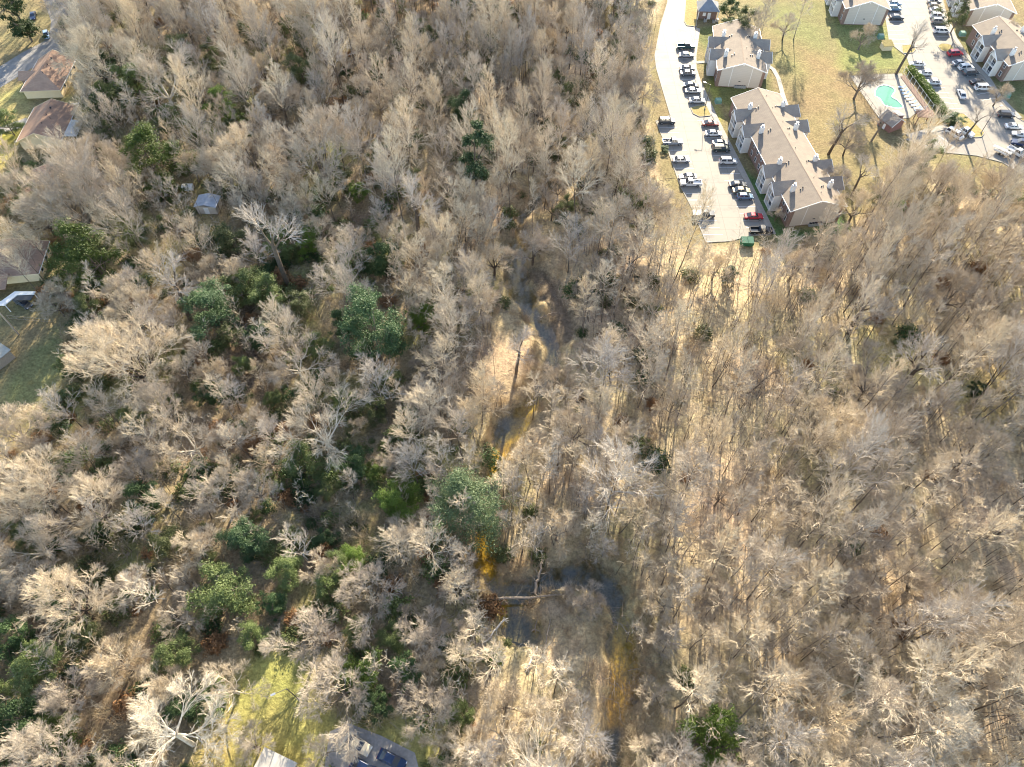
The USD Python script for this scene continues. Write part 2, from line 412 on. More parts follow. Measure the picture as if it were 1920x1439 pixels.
def paint(poly_px, c, soft=1.5, amt=1.0, z=0.0):
    global zone
    p = poly_px if isinstance(poly_px, sg.base.BaseGeometry) else sg.Polygon(GP(poly_px, z))
    near = shapely.box(*p.buffer(12).bounds)
    b = near.bounds
    i0, i1 = np.searchsorted(gx, [b[0], b[2]]); j0, j1 = np.searchsorted(gy, [b[1], b[3]])
    if i1 <= i0 or j1 <= j0:
        return
    d = sdf(p, GX[j0:j1, i0:i1], GY[j0:j1, i0:i1]) + jx[j0:j1, i0:i1] * min(soft, 1.5)
    w = ((1 - sstep(d, -soft, soft)) * amt)[..., None]
    zone[j0:j1, i0:i1] += (np.asarray(c) - zone[j0:j1, i0:i1]) * w


# creek margins: sand and mud
w = ((1 - sstep(DC + 2 * jx, 0.4, 3.0)) * .45 * sstep(-GY, -150, -120))[..., None]
zone += (col(0.43, 0.315, 0.17) - zone) * w
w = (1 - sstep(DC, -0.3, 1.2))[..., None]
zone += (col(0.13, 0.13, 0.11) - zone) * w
for D in (DD, DS, DK, DG):
    w = (1 - sstep(D, -0.6, 1.2))[..., None] * 0.8
    zone += (col(0.15, 0.115, 0.085) - zone) * w
paint([(1000, 1185), (1055, 1165), (1110, 1160), (1140, 1200), (1120, 1250), (1040, 1260), (985, 1250)], (0.52, 0.40, 0.235), 1.6, 0.9)
paint([(905, 600), (960, 585), (1010, 640), (1010, 700), (930, 720), (890, 660)], (0.46, 0.345, 0.215), 3, 0.5)
paint([(1010, 400), (1060, 430), (1060, 470), (990, 470), (970, 430)], (0.50, 0.37, 0.22), 3, 0.8)
GOLDC = []  # gold on the dark mud bed: sunlight on the shallows painted into the colour
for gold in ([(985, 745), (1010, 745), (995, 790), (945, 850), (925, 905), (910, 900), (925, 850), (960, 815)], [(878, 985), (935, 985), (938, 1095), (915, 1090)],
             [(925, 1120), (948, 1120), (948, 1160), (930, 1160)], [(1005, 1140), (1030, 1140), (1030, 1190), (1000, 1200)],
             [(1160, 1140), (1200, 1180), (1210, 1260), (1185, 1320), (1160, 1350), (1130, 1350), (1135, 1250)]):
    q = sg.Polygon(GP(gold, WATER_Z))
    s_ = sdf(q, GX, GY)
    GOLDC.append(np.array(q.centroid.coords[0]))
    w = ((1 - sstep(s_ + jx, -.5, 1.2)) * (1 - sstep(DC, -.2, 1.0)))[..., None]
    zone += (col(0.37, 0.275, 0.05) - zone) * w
# lawns and yards
paint(DEV, (0.235, 0.188, 0.095), 2.0)
paint([(1440, 0), (1560, 0), (1560, 160), (1500, 200), (1470, 120), (1440, 60)], (0.19, 0.188, 0.075), 6, 0.8)
paint([(1500, 90), (1600, 120), (1640, 200), (1540, 260), (1490, 180)], (0.27, 0.19, 0.095), 8, 0.8)
paint([(1540, 140), (1650, 200), (1720, 280), (1640, 330), (1540, 290)], (0.235, 0.182, 0.092), 6, 0.8)
paint([(1305, 60), (1345, 40), (1440, 125), (1455, 190), (1400, 250), (1340, 190)], (0.13, 0.15, 0.05), 2.0, 0.85)  # shaded grass round the near blocks: shade put into a darker green
paint([(1380, 310), (1420, 330), (1480, 430), (1580, 405), (1590, 430), (1480, 470), (1440, 440)], (0.08, 0.15, 0.05), 1.5, 0.9)  # shade below the long block's gable, likewise painted as darker grass
paint([(1560, 20), (1660, 40), (1700, 110), (1690, 135), (1580, 130)], (0.22, 0.24, 0.075), 3, 0.7)
paint([(1325, 155), (1345, 150), (1360, 225), (1345, 240)], (0.33, 0.31, 0.07), 1.2, 0.8)
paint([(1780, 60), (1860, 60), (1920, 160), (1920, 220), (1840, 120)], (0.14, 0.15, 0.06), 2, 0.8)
paint(YARD, (0.25, 0.20, 0.10), 2.0)
paint([(-10, 180), (55, 150), (50, 220), (-10, 240)], (0.38, 0.32, 0.12), 2, 0.9)
paint([(-10, 255), (30, 250), (30, 320), (-10, 320)], (0.42, 0.35, 0.08), 2, 0.9)
paint([(60, 660), (115, 620), (120, 700), (50, 790), (0, 760), (20, 700)], (0.19, 0.20, 0.075), 2.5, 0.8)
paint([(125, 185), (200, 190), (190, 260), (130, 260)], (0.16, 0.17, 0.07), 3, 0.8)
paint([(260, 460), (340, 430), (380, 380), (400, 400), (340, 520), (250, 540)], (0.44, 0.345, 0.13), 3, 0.85)
paint([(300, 400), (360, 380), (420, 430), (360, 480)], (0.45, 0.33, 0.15), 3, 0.85)
paint(LAWN, (0.29, 0.262, 0.09), 2.0)
paint([(380, 1340), (430, 1310), (440, 1439), (360, 1439)], (0.40, 0.30, 0.10), 2.0, 0.8)
paint([(1580, 610), (1700, 600), (1750, 700), (1860, 640), (1920, 700), (1880, 800), (1760, 740), (1640, 700)], (0.36, 0.285, 0.105), 5, 0.6)

idx = np.arange(GX.size).reshape(GX.shape)
quads = np.stack([idx[:-1, :-1], idx[:-1, 1:], idx[1:, 1:], idx[1:, :-1]], -1).reshape(-1, 4)
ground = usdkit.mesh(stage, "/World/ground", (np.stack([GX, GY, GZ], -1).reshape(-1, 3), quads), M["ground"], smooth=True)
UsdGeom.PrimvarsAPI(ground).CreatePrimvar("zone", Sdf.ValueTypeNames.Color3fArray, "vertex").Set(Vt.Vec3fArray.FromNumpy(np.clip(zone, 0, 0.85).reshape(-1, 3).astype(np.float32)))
data(ground.GetPrim(), label="leaf littered woodland floor with dormant straw lawns and creek banks", kind="structure")

wl = unary_union([sg.LineString(L[:, :2]).buffer(3.6) for L in (CREEK, POOL)]).buffer(1.2).simplify(0.3)
m = MB().prism(wl, WATER_Z - 0.02, WATER_Z)
v, f = m.get()
keep = v[f][:, :, 2].min(1) > WATER_Z - 0.01
obj("creek_water", (v, f[keep]), M["water"], label="shallow amber creek water winding between steep muddy banks", kind="structure")
M["redbrick"] = wallmat("red_brick", (0.30, 0.11, 0.08), (0.24, 0.085, 0.065), (0.30, 0.25, 0.22), 0.22, 0.075, 0.01)
M["pergola"] = plain("brown_timber", (0.22, 0.12, 0.08), 0.7, 0.2)
M["tinblue"] = plain("blue_grey_tin", (0.42, 0.46, 0.52), 0.45, 0.15, 1.0)
M["mulch"] = plain("dry_mulch", (0.20, 0.13, 0.10), 0.9, 0.3, 3.0)

M["poolfloor"] = plain("pale_pool_floor", (0.07, 0.19, 0.14), 0.6, 0.08, 1.0)

M["dulltin"] = plain("dull_tin_roof", (0.26, 0.26, 0.23), 0.6, 0.2, 1.0)

# ------------------------------------------------------------------ paved areas on the right
def slab(name, pts, z0, z1, m, parent=None, **kw):
    return obj(name, MB().prism(pts, z0, z1).get(), m, parent, **kw)


LOT1 = [(1254, -50), (1252, 5), (1239, 47), (1228, 105), (1231, 129), (1246, 180), (1257, 217), (1230, 228), (1253, 284), (1276, 350), (1300, 395), (1324, 455), (1371, 452),
        (1405, 442), (1444, 441), (1433, 421), (1416, 383), (1399, 345), (1380, 313), (1356, 261), (1337, 222), (1314, 182), (1303, 150), (1297, 131), (1297, 112), (1300, 80), (1305, 52), (1288, 47), (1283, 40), (1287, 20), (1292, -10), (1300, -50)]
LOT2 = [(1655, -50), (1657, 10), (1668, 81), (1700, 106), (1708, 131), (1730, 152), (1776, 210), (1800, 226), (1775, 243), (1735, 251), (1700, 262), (1745, 284), (1830, 292), (1880, 305), (1940, 345), (2060, 320), (1960, 252),
        (1918, 228), (1908, 222), (1870, 184), (1847, 148), (1803, 99), (1785, 69), (1777, 40), (1767, 0), (1760, -50)]
L1, L2 = sg.Polygon(GP(LOT1)).buffer(0), sg.Polygon(GP(LOT2)).buffer(0)


def stall_row(lot, a, b, n, side_len, ang, w=0.11):
    """White lines from a to b (pixels), each running side_len metres in direction ang (degrees)."""
    A, B = G(*a), G(*b)
    dx, dy = math.cos(math.radians(ang)), math.sin(math.radians(ang))
    for k in range(n):
        p = A + (B - A) * k / (n - 1); q = p + np.array([dx, dy]) * side_len; t = np.array([-dy, dx]) * w / 2
        obj("stall_line", MB().prism([p - t, q - t, q + t, p + t], 0.024, 0.028).get(), M["line"], lot)


def lot_thing(name, poly, label):
    t = data(UsdGeom.Xform.Define(stage, path_of(name)).GetPrim(), label=label, kind="structure")
    obj("paving", MB().prism(poly, -0.03, 0.02).get(), M["concrete"], t)
    ring = poly.buffer(0.16, join_style=2).difference(poly)
    obj("kerb", MB().prism(ring, -0.02, 0.13).get(), M["walk"], t)
    return t


lot1 = lot_thing("parking_lot", L1, "pale concrete parking lot in front of the two tan apartment blocks")
lot2 = lot_thing("parking_lot", L2, "pale concrete parking lot winding past the swimming pool")
stall_row(lot1, (1299, 52), (1296, 131), 9, 5.0, 181)
stall_row(lot1, (1301, 140), (1315, 184), 5, 5.0, 178)
stall_row(lot1, (1340, 226), (1442, 440), 19, 5.0, 183)
stall_row(lot1, (1232, 229), (1323, 454), 20, 5.0, 0)
stall_row(lot2, (1658, 2), (1668, 82), 11, 5.0, -3)
stall_row(lot2, (1705, 118), (1778, 213), 11, 5.0, -5)
stall_row(lot2, (1768, 2), (1786, 70), 9, 5.0, 175)
stall_row(lot2, (1804, 100), (1868, 184), 9, 5.0, 195)
stall_row(lot2, (1736, 253), (1800, 230), 6, 5.2, -58)


def walk_line(px, w, z1=0.125, name="sidewalk", label=None, closed=False):
    ln = sg.LineString(GP(px)).buffer(w / 2, cap_style=2, join_style=2)
    return ln


side1 = sg.Polygon(GP([(1305, 52), (1300, 80), (1297, 112), (1297, 131), (1303, 150), (1314, 182), (1337, 222), (1356, 261), (1380, 313), (1399, 345), (1416, 383), (1433, 421), (1444, 441), (1457, 440),
                       (1447, 421), (1427, 380), (1412, 348), (1393, 311), (1366, 259), (1345, 217), (1327, 178), (1315, 152), (1307, 128), (1307, 105), (1311, 75), (1314, 55)])).buffer(-0.2)


def paved_path(poly, label, step=1.6, mtl="walk"):
    """A pavement of separate slabs."""
    t = data(UsdGeom.Xform.Define(stage, path_of("pavement")).GetPrim(), label=label, kind="structure")
    c = np.array(poly.minimum_rotated_rectangle.exterior.coords)
    e = np.linalg.norm(np.diff(c, axis=0), axis=1)
    k = int(np.argmax(e[:2])); ax = (c[k + 1] - c[k]) / e[k]; nx = np.array([-ax[1], ax[0]])
    o = np.array(poly.centroid.coords[0]); n = int(e[k] / 2 / step) + 1
    for i in range(-n, n):
        a, b = i * step + 0.015, (i + 1) * step - 0.015
        s = sg.Polygon([o + ax * a + nx * 60, o + ax * b + nx * 60, o + ax * b - nx * 60, o + ax * a - nx * 60]).intersection(poly)
        for g in getattr(s, "geoms", [s]):
            if g.geom_type == "Polygon" and g.area > 0.15:
                obj("slab", MB().prism(g.simplify(0.02), 0.0, 0.125 + 0.006 * ((i * 7) % 5 - 2)).get(), M[mtl], t)
    return t


paved_path(side1, "long pale concrete pavement between parked cars and the tan apartment blocks", 1.9)
paved_path(sg.LineString(GP([(1437, 122), (1450, 131), (1459, 147), (1468, 180), (1480, 215), (1492, 245)])).buffer(0.65, cap_style=2), "curved footpath on the lawn behind the near apartment blocks", 1.8)
paved_path(sg.LineString(GP([(1306, 118), (1332, 116)])).buffer(0.6, cap_style=2), "short footpath from the pavement to the upper apartment block", 1.6)
paved_path(sg.LineString(GP([(1286, 27), (1308, 28)])).buffer(0.6, cap_style=2), "short footpath to the brick kiosk by the drive", 1.6)
paved_path(sg.LineString(GP([(1779, 45), (1789, 70), (1808, 100), (1853, 148), (1875, 184), (1912, 222)])).buffer(0.75, cap_style=2), "pavement along the far apartment block beside its parked cars", 1.9)
paved_path(sg.LineString(GP([(1703, 257), (1738, 247), (1776, 238)])).buffer(1.0, cap_style=2), "pavement in front of the pool gate", 1.8)


def island(px, label, c=(0.42, 0.33, 0.11), r=0.8):
    p = sg.Polygon(GP(px)).buffer(-r).buffer(r)
    t = data(UsdGeom.Xform.Define(stage, path_of("planting_island")).GetPrim(), label=label, kind="structure")
    obj("turf", MB().prism(p.buffer(-0.16), 0.0, 0.14).get(), M["turf"], t)
    obj("kerb", MB().prism(p.difference(p.buffer(-0.16)), 0.0, 0.17).get(), M["walk"], t)


M["turf"] = plain("straw_turf", (0.32, 0.26, 0.11), 0.95, 0.25, 1.5, spec=0.1)
M["turfgreen"] = plain("green_turf", (0.27, 0.27, 0.07), 0.95, 0.25, 1.5, spec=0.1)
island([(1294, 202), (1299, 214), (1311, 220), (1334, 218), (1325, 199), (1312, 198)], "kerbed straw grass island under the lamp post beside the red car")
island([(1287, -20), (1284, 20), (1282, 40), (1287, 49), (1306, 51), (1309, -20)], "kerbed straw grass island beside the brick kiosk")
island([(1690, 86), (1712, 84), (1717, 94), (1712, 100), (1692, 101)], "kerbed grass island with a forked tree by the pool lawn", r=0.5)
island([(1757, 87), (1765, 82), (1782, 84), (1789, 92), (1782, 99), (1765, 97)], "oval kerbed grass island beside the red car", r=1.2)
island([(1783, 213), (1806, 213), (1828, 232), (1846, 250), (1841, 258), (1825, 259), (1815, 247)], "kerbed grass island with a bare tree and a lamp post", r=0.8)


# ------------------------------------------------------------------ apartment blocks
def apartment(loc, rot, L, bays, label, west=True, east=True, vents=True, far=False):
    t = thing("apartment_building", (*loc, 0), rot, label=label, category="building", group="tan roofed apartment blocks")
    W, E, R = 7.3, 5.4, 7.92
    hw, hl = W - 0.45, L / 2 - 0.3
    slope = (R - E) / W
    obj("brick_wall", MB().box(-hw, hw, -hl, hl, 0, E - 0.02).get(), M["brick"], t)
    for s in (-1, 1):                       # gable ends in clapboard with white corner boards
        y = s * hl
        zt = lambda x: E - 0.05 + slope * (W - abs(x)) - 0.12
        ya, yb = (y, y + 0.06) if s > 0 else (y - 0.06, y)
        obj("gable_siding", MB().ext([(-hw + .9, 0.25), (hw - .9, 0.25), (hw - .9, zt(hw - .9)), (0, zt(0)), (-hw + .9, zt(-hw + .9))], ya, yb).get(), M["siding"], t)
        yc, yd = (yb, yb + 0.05) if s > 0 else (ya - 0.05, ya)
        for x in (-2.9, 2.9):
            obj("trim_board", MB().box(x - .07, x + .07, yc, yd, 0.25, zt(x) - 0.02).get(), M["white"], t)
        obj("louvre", MB().ext([(-1.7, zt(1.7) - .12), (1.7, zt(1.7) - .12), (0, zt(0) - .12)], yc, yd).get(), M["siding"], t)
        obj("louvre_frame", MB().box(-.16, .16, *( (yd, yd + .03) if s > 0 else (yc - .03, yc)), zt(1.7) - .1, zt(.3) - .1).get(), M["white"], t)
        obj("vent_hole", MB().box(-.3, .3, *( (yb, yb + .03) if s > 0 else (ya - .03, ya)), 1.9, 2.15).get(), M["dark"], t)
    for s in (-1, 1):                       # two roof planes
        pts = [(0, R), (s * W, E), (s * W, E - 0.2), (0, R - 0.22)]
        obj("roof", MB().ext(pts if s < 0 else pts[::-1], -L / 2, L / 2).get(), M["roof"], t)
        obj("gutter", MB().box(*sorted((s * W, s * (W + 0.13))), -L / 2, L / 2, E - 0.2, E - 0.02).get(), M["white"], t)
        for e in (-1, 1):
            y = e * L / 2; ya, yb = sorted((y, y + e * 0.1))
            pts = [(0, R + 0.04), (s * W, E + 0.04), (s * W, E - 0.24), (0, R - 0.24)]
            obj("rake_board", MB().ext(pts if s < 0 else pts[::-1], ya, yb).get(), M["white"], t)
    obj("ridge_cap", MB().ext([(-.22, R - .06), (.22, R - .06), (0, R + .05)], -L / 2 + .05, L / 2 - .05).get(), M["roofridge"], t)
    rz = lambda x: E + slope * (W - abs(x))
    for s, on in ((-1, west), (1, east)):
        if not on:
            continue
        for y, cy in bays:                  # projecting porch bays with their own gabled roofs and a chimney
            x0, x1 = s * hw, s * 9.0
            ya, yb = y - 3.2, y + 0.9
            lo, hi = sorted((x0, x1))
            br, be = 6.95, 5.25
            p = obj("porch", MB().box(lo, hi, ya, ya + .14, 0, be - .1).box(lo, hi, yb - .14, yb, 0, be - .1)
                    .box(lo, hi, ya + .14, yb - .14, 0.0, .12).box(lo, hi, ya + .14, yb - .14, 2.55, 2.75)
                    .ext([(ya, be - .1), (yb, be - .1), (y, br - .15)], *sorted((x1 - s * .12, x1)), axis=0).get(), M["whitesiding"], t)
            xi = x1 - s * 0.9
            for z in (0.15, 2.8):
                obj("patio_door", MB().box(*sorted((xi, xi - s * .1)), ya + .5, yb - 1.2, z, z + 2.1).get(), M["glass"], p)
                obj("porch_wall", MB().box(*sorted((xi - s * .1, xi - s * .2)), ya + .14, yb - .14, z - .03, z + 2.35).get(), M["siding"], p)
                for yy in np.linspace(ya + .2, yb - .2, 3):
                    obj("post", MB().box(*sorted((x1 - s * .12, x1)), yy - .07, yy + .07, z - .02, z + 2.42).get(), M["white"], p)
                obj("railing", MB().box(*sorted((x1 - s * .09, x1 - s * .03)), ya + .25, yb - .25, z + .9, z + .98).box(*sorted((x1 - s * .09, x1 - s * .03)), ya + .25, yb - .25, z + .1, z + .16).get(), M["white"], p)
            obj("lintel", MB().box(*sorted((x1 - s * .14, x1 + s * .02)), ya + .05, yb - .05, 5.0, 5.2).get(), M["white"], p)
            xin = s * 2.5
            def plane(y_e, name):
                # roof plane from the bay ridge to its eave, cut where it meets the main roof
                zr = lambda yy: be + (br - be) * (1 - abs(yy - y) / abs(y_e - y))
                xm = lambda z: s * (W - (z - E) / slope)
                xo = s * 9.25
                a, b = (xo, y, br), (xm(br), y, br)
                c, d = (xm(be) if be > E else s * (W + .1), y_e, be), (xo, y_e, be)
                top = np.array([a, b, c, d], float); bot = top - [0, 0, .14]
                return obj(name, MB().hull(np.vstack([top, bot])).get(), M["roof"], p)
            plane(ya - .15, "porch_roof"); plane(yb + .15, "porch_roof")
            obj("porch_rake", MB().hull([(s * 9.25, yy, z + dz) for yy, z in ((ya - .15, be), (y, br)) for dz in (.03, -.2)] + [(s * 9.33, yy, z + dz) for yy, z in ((ya - .15, be), (y, br)) for dz in (.03, -.2)]).get(), M["white"], p)
            obj("porch_rake", MB().hull([(s * 9.25, yy, z + dz) for yy, z in ((yb + .15, be), (y, br)) for dz in (.03, -.2)] + [(s * 9.33, yy, z + dz) for yy, z in ((yb + .15, be), (y, br)) for dz in (.03, -.2)]).get(), M["white"], p)
            cx = s * 4.8; cz = rz(cx)
            ch = obj("chimney", MB().box(cx - .5, cx + .5, cy - .42, cy + .42, cz - .4, cz + 1.75).get(), M["whitesiding"], t)
            obj("chimney_cap", MB().box(cx - .42, cx + .42, cy - .34, cy + .34, cz + 1.75, cz + 1.85).cyl((cx, cy, cz + 1.85), (cx, cy, cz + 2.25), .27, n=12).cyl((cx, cy, cz + 2.3), (cx, cy, cz + 2.38), .36, n=12).get(), M["metal"], ch)
            for k in (-.35, .35):
                vx = s * 2.7 + k; vy = cy - .2 + k * .6
                obj("roof_vent", MB().cyl((vx, vy, rz(vx) - .1), (vx, vy, rz(vx) + .32), .15, .17, 8).get(), M["dark"], t)
        for y in np.arange(-hl + 1.6, hl - 1, 2.9):
            if any(a - 4.3 < y < a + 2.0 for a, _ in bays):
                continue
            for z in (1.0, 3.5):
                xo = s * hw
                wn = obj("window", MB().box(*sorted((xo, xo + s * .06)), y - .55, y + .55, z, z + 1.45).get(), M["white"], t)
                obj("pane", MB().box(*sorted((xo + s * .06, xo + s * .07)), y - .45, y + .45, z + .1, z + .68).box(*sorted((xo + s * .06, xo + s * .07)), y - .45, y + .45, z + .76, z + 1.35).get(), M["glass"], wn)
    if vents:
        for k, y in enumerate(np.linspace(-hl + 3, hl - 3, max(3, int(L / 6)))):
            vx = 1.0 + .5 * (k % 3); vy = y
            obj("vent_pipe", MB().cyl((vx, vy, rz(vx) - .1), (vx, vy, rz(vx) + .35), .07, n=6).get(), M["dark"], t)
    # air conditioners stand at the gable end
    return t


M["roofridge"] = plain("ridge_shingles", (0.24, 0.185, 0.14), 0.9, 0.12)
apartment((73.0, 160.5), 7.5, 48.2, [(16.4, 16.4), (9.4, 6.3), (-7.7, -7.6), (-14.5, -17.7)], "long tan roofed apartment block with eight chimneys beside the car park")
apartment((69.6, 209.0), -5.9, 24.8, [(3.4, 4.3), (-3.5, -6.2)], "short tan roofed apartment block with four chimneys beyond the long block")
apartment((116.6, 244.8), -3.0, 24.8, [(3.4, 4.3), (-3.9, -6.5)], "apartment block cut by the top edge with its pale gable over the shaded lawn", east=False)
apartment((154.6, 211.9), 5.95, 23.0, [(2.9, 4.5), (-5.0, -7.4)], "apartment block with white porches facing the parked cars at right")
apartment((157.8, 243.0), -8.6, 24.8, [(3.4, 4.3), (-3.5, -6.2)], "apartment block in the far corner behind the olive pine", east=False, vents=False)
apartment((179.5, 180.0), 6.0, 23.0, [(2.9, 4.5), (-5.0, -7.4)], "brick apartment block cut by the right edge of the photo", vents=False)


NTH = ["first", "second", "third", "fourth", "fifth", "sixth", "seventh", "eighth", "ninth"]


def ac_unit(px, label):
    x, y = G(*px)
    t = thing("air_conditioner", (x, y, 0), 10, label=label, category="air conditioner", group="air conditioners along the gable walls")
    obj("casing", MB().box(-.4, .4, -.4, .4, 0.05, .85).get(), M["metal"], t)
    obj("fan_grille", MB().cyl((0, 0, .85), (0, 0, .89), .32, n=14).get(), M["dark"], t)


for k in range(5):
    ac_unit((1378 + 4.2 * k, 164.5 + .25 * k), f"{NTH[k]} grey air conditioner from the left below the upper block's gable")
for k in range(5):
    ac_unit((1518 + 5.0 * k, 424 - .6 * k), f"{NTH[k]} grey air conditioner from the left below the long block's gable")


def utility_box(px, rot, label, size=(1.7, 1.5, 1.3)):
    x, y = G(*px); a, b, c = size
    t = thing("utility_box", (x, y, 0), rot, label=label, category="utility box")
    obj("cabinet", MB().hull([(sx * a / 2, sy * b / 2, z) for sx in (-1, 1) for sy in (-1, 1) for z in (0.1, c * .75)] + [(sx * a / 2 * .9, sy * b / 2 * .8, c) for sx in (-1, 1) for sy in (-1, 1)]).get(), M["greenbox"], t)
    obj("plinth", MB().box(-a / 2 - .15, a / 2 + .15, -b / 2 - .15, b / 2 + .15, 0, .1).get(), M["walk"], t)


utility_box((1346, 193), 5, "green utility box on the shaded lawn between the near blocks")
utility_box((1650, 72), 0, "green utility box beside the drive near the pink budding tree")
utility_box((1803, 67), 0, "green utility box on the lawn below the far corner block")
utility_box((1886, 182), -10, "pale green utility box on the shaded grass right of the white van")

# brick kiosk with a hipped roof
x, y = G(1327, 38)
t = thing("brick_kiosk", (x, y + 3.2, 0), -4, label="small brick kiosk with a dark hipped roof beside the drive", category="kiosk")
obj("wall", MB().box(-2.9, 2.9, -2.6, 2.6, 0, 2.9).get(), M["brick"], t)
for n, pts in (("roof", [(-3.6, -3.3), (3.6, -3.3), (.6, 0), (-.6, 0)]), ("roof", [(3.6, 3.3), (-3.6, 3.3), (-.6, 0), (.6, 0)])):
    obj(n, MB().hull([(a, b, (5.2 if b == 0 else 2.9) + d) for a, b in pts for d in (0, -.12)]).get(), M["roofgrey"], t)
for s in (-1, 1):
    obj("roof", MB().hull([(s * a, b, (5.2 if b == 0 else 2.9) + d) for a, b in [(3.6, -3.3), (3.6, 3.3), (.6, 0)] for d in (0, -.12)]).get(), M["roofgrey"], t)
    obj("corner_post", MB().box(s * 3.2 - .12, s * 3.2 + .12, -3.1, -2.86, 0, 2.78).get(), M["white"], t)
dr = obj("door", MB().box(-.1, .95, -2.68, -2.6, 0, 2.1).get(), M["white"], t)
obj("window", MB().box(-1.7, -.7, -2.66, -2.6, 1.0, 2.1).get(), M["white"], t)
for px, py, nn in ((1322, 41, "leftmost"), (1338, 43, "middle"), (1344, 41, "rightmost")):
    x, y = G(px, py)
    t = thing("air_conditioner", (x, y, 0), 0, label=f"{nn} grey air conditioner in front of the brick kiosk", category="air conditioner", group="air conditioners by the kiosk")
    obj("casing", MB().box(-.45, .45, -.4, .4, 0, .9).get(), M["metal"], t)
    obj("fan_grille", MB().cyl((0, 0, .9), (0, 0, .94), .33, n=14).get(), M["dark"], t)

# beige shed at the lawn corner
x, y = G(1660, 92)
t = thing("bin_enclosure", (x, y, 0), 5, label="low beige roofed shed at the corner of the pool lawn", category="shed")
obj("wall", MB().box(-1.5, 1.5, -1.2, 1.2, 0, 1.6).get(), M["cream"], t)
obj("roof", MB().hull([(a, b, 1.6 + (.5 if b > 0 else 0) + d) for a in (-1.7, 1.7) for b in (-1.45, 1.45) for d in (0, .1)]).get(), M["turf"], t)


# ------------------------------------------------------------------ swimming pool
SWIM = [(1641, 174), (1647, 164), (1660, 161), (1672, 165), (1677, 171), (1672, 179), (1673, 184), (1683, 190), (1691, 199), (1689, 203), (1678, 203), (1666, 200), (1658, 197), (1650, 186), (1642, 181)]
deck = sg.Polygon(GP([(1593, 143), (1690, 138), (1742, 209), (1715, 214), (1706, 222), (1650, 226)]))
pp = np.array(GP(SWIM)); ang = np.linspace(0, len(pp), 90)
from scipy.interpolate import CubicSpline
cs = CubicSpline(np.arange(len(pp) + 1), np.vstack([pp, pp[:1]]), bc_type="periodic")
pool = sg.Polygon(cs(ang)[:-1]).buffer(0)
t = data(UsdGeom.Xform.Define(stage, path_of("pool_deck")).GetPrim(), label="pale concrete deck around the curved swimming pool", kind="structure")
obj("paving", MB().prism(deck.difference(pool.buffer(.3)), -0.03, 0.1).get(), M["concrete"], t)
t = data(UsdGeom.Xform.Define(stage, path_of("swimming_pool")).GetPrim(), label="kidney shaped turquoise swimming pool inside the fenced deck", category="swimming pool")
obj("coping", MB().prism(pool.buffer(.32).difference(pool), -0.3, 0.14).get(), M["white"], t)
obj("basin", MB().prism(pool.buffer(.01), -0.35, 0.03).get(), M["poolfloor"], t)
mm = MB().prism(pool.buffer(-.005), 0.06, 0.08).get()
k = mm[0][mm[1]][:, :, 2].min(1) > .07
obj("water", (mm[0], mm[1][k]), M["poolwater"], t)
bed = sg.Polygon(GP([(1688, 145), (1695, 141), (1745, 209), (1737, 211)]))
obj("planting_bed", MB().prism(bed, 0, .22).get(), M["mulch"] if "mulch" in M else M["wood"], label="strip of dry planting inside the pool fence", kind="structure")

rng = np.random.default_rng(4)
for i, (px, py) in enumerate([(1691, 165.5), (1694.5, 171), (1697.5, 177), (1702, 183), (1706, 188.5), (1711, 194), (1715, 199.5), (1720, 205), (1722, 209.5)]):
    x, y = G(px, py)
    t = thing("sun_lounger", (x, y, .1), 183 + rng.normal(0, 4), label=f"{NTH[i]} pale blue sun lounger from the top of the row beside the pool", category="sun lounger", group="sun loungers in a row by the pool")
    obj("seat", MB().box(-.2, 1.25, -.33, .33, .28, .36).get(), M["blue"], t)
    obj("backrest", MB().hull([(-.2, s * .33, .28 + d) for s in (-1, 1) for d in (0, .08)] + [(-.75, s * .33, .72 + d) for s in (-1, 1) for d in (0, .08)]).get(), M["blue"], t)
    for a in (-.15, 1.15):
        for b in (-.28, .28):
            obj("leg", MB().box(a - .03, a + .03, b - .03, b + .03, 0, .28).get(), M["white"], t)


def fence(px, h, gap, label, mpost, mpick, rails=True, picket=0.5, name="fence", z=0.0):
    P = np.array(GP(px))
    t = data(UsdGeom.Xform.Define(stage, path_of(name)).GetPrim(), label=label, category="fence")
    for a, b in zip(P[:-1], P[1:]):
        L = np.linalg.norm(b - a); n = max(1, int(round(L / gap))); d = (b - a) / L
        for k in range(n):
            p = a + d * L * k / n; q = a + d * L * (k + 1) / n
            obj("post", MB().cyl((*p, z - .3), (*p, h + z), .06, n=6).get(), mpost, t)
            for zz in (h * .95, h * .15):
                obj("rail", MB().cyl((*p, zz + z), (*q, zz + z), .035, n=4).get(), mpost, t)
            if picket:
                m = MB(); nn = int(np.linalg.norm(q - p) / picket)
                for j in range(1, nn):
                    w = p + (q - p) * j / nn
                    m.cyl((*w, .1 + z), (*w, h + z), .018, n=3)
                if nn > 1:
                    data(obj("picket", m.get(), mpick, t), kind="stuff")
    return t


fence([(1651, 228), (1614, 176), (1592, 143), (1691, 137)], 1.5, 2.4, "dark metal picket fence round three sides of the pool deck", M["darkmetal"], M["darkmetal"])
fence([(1693, 138), (1745, 209), (1716, 215)], 2.2, 2.6, "pale tall rail fence between the pool deck and the hedge", M["white"], M["white"], picket=0)

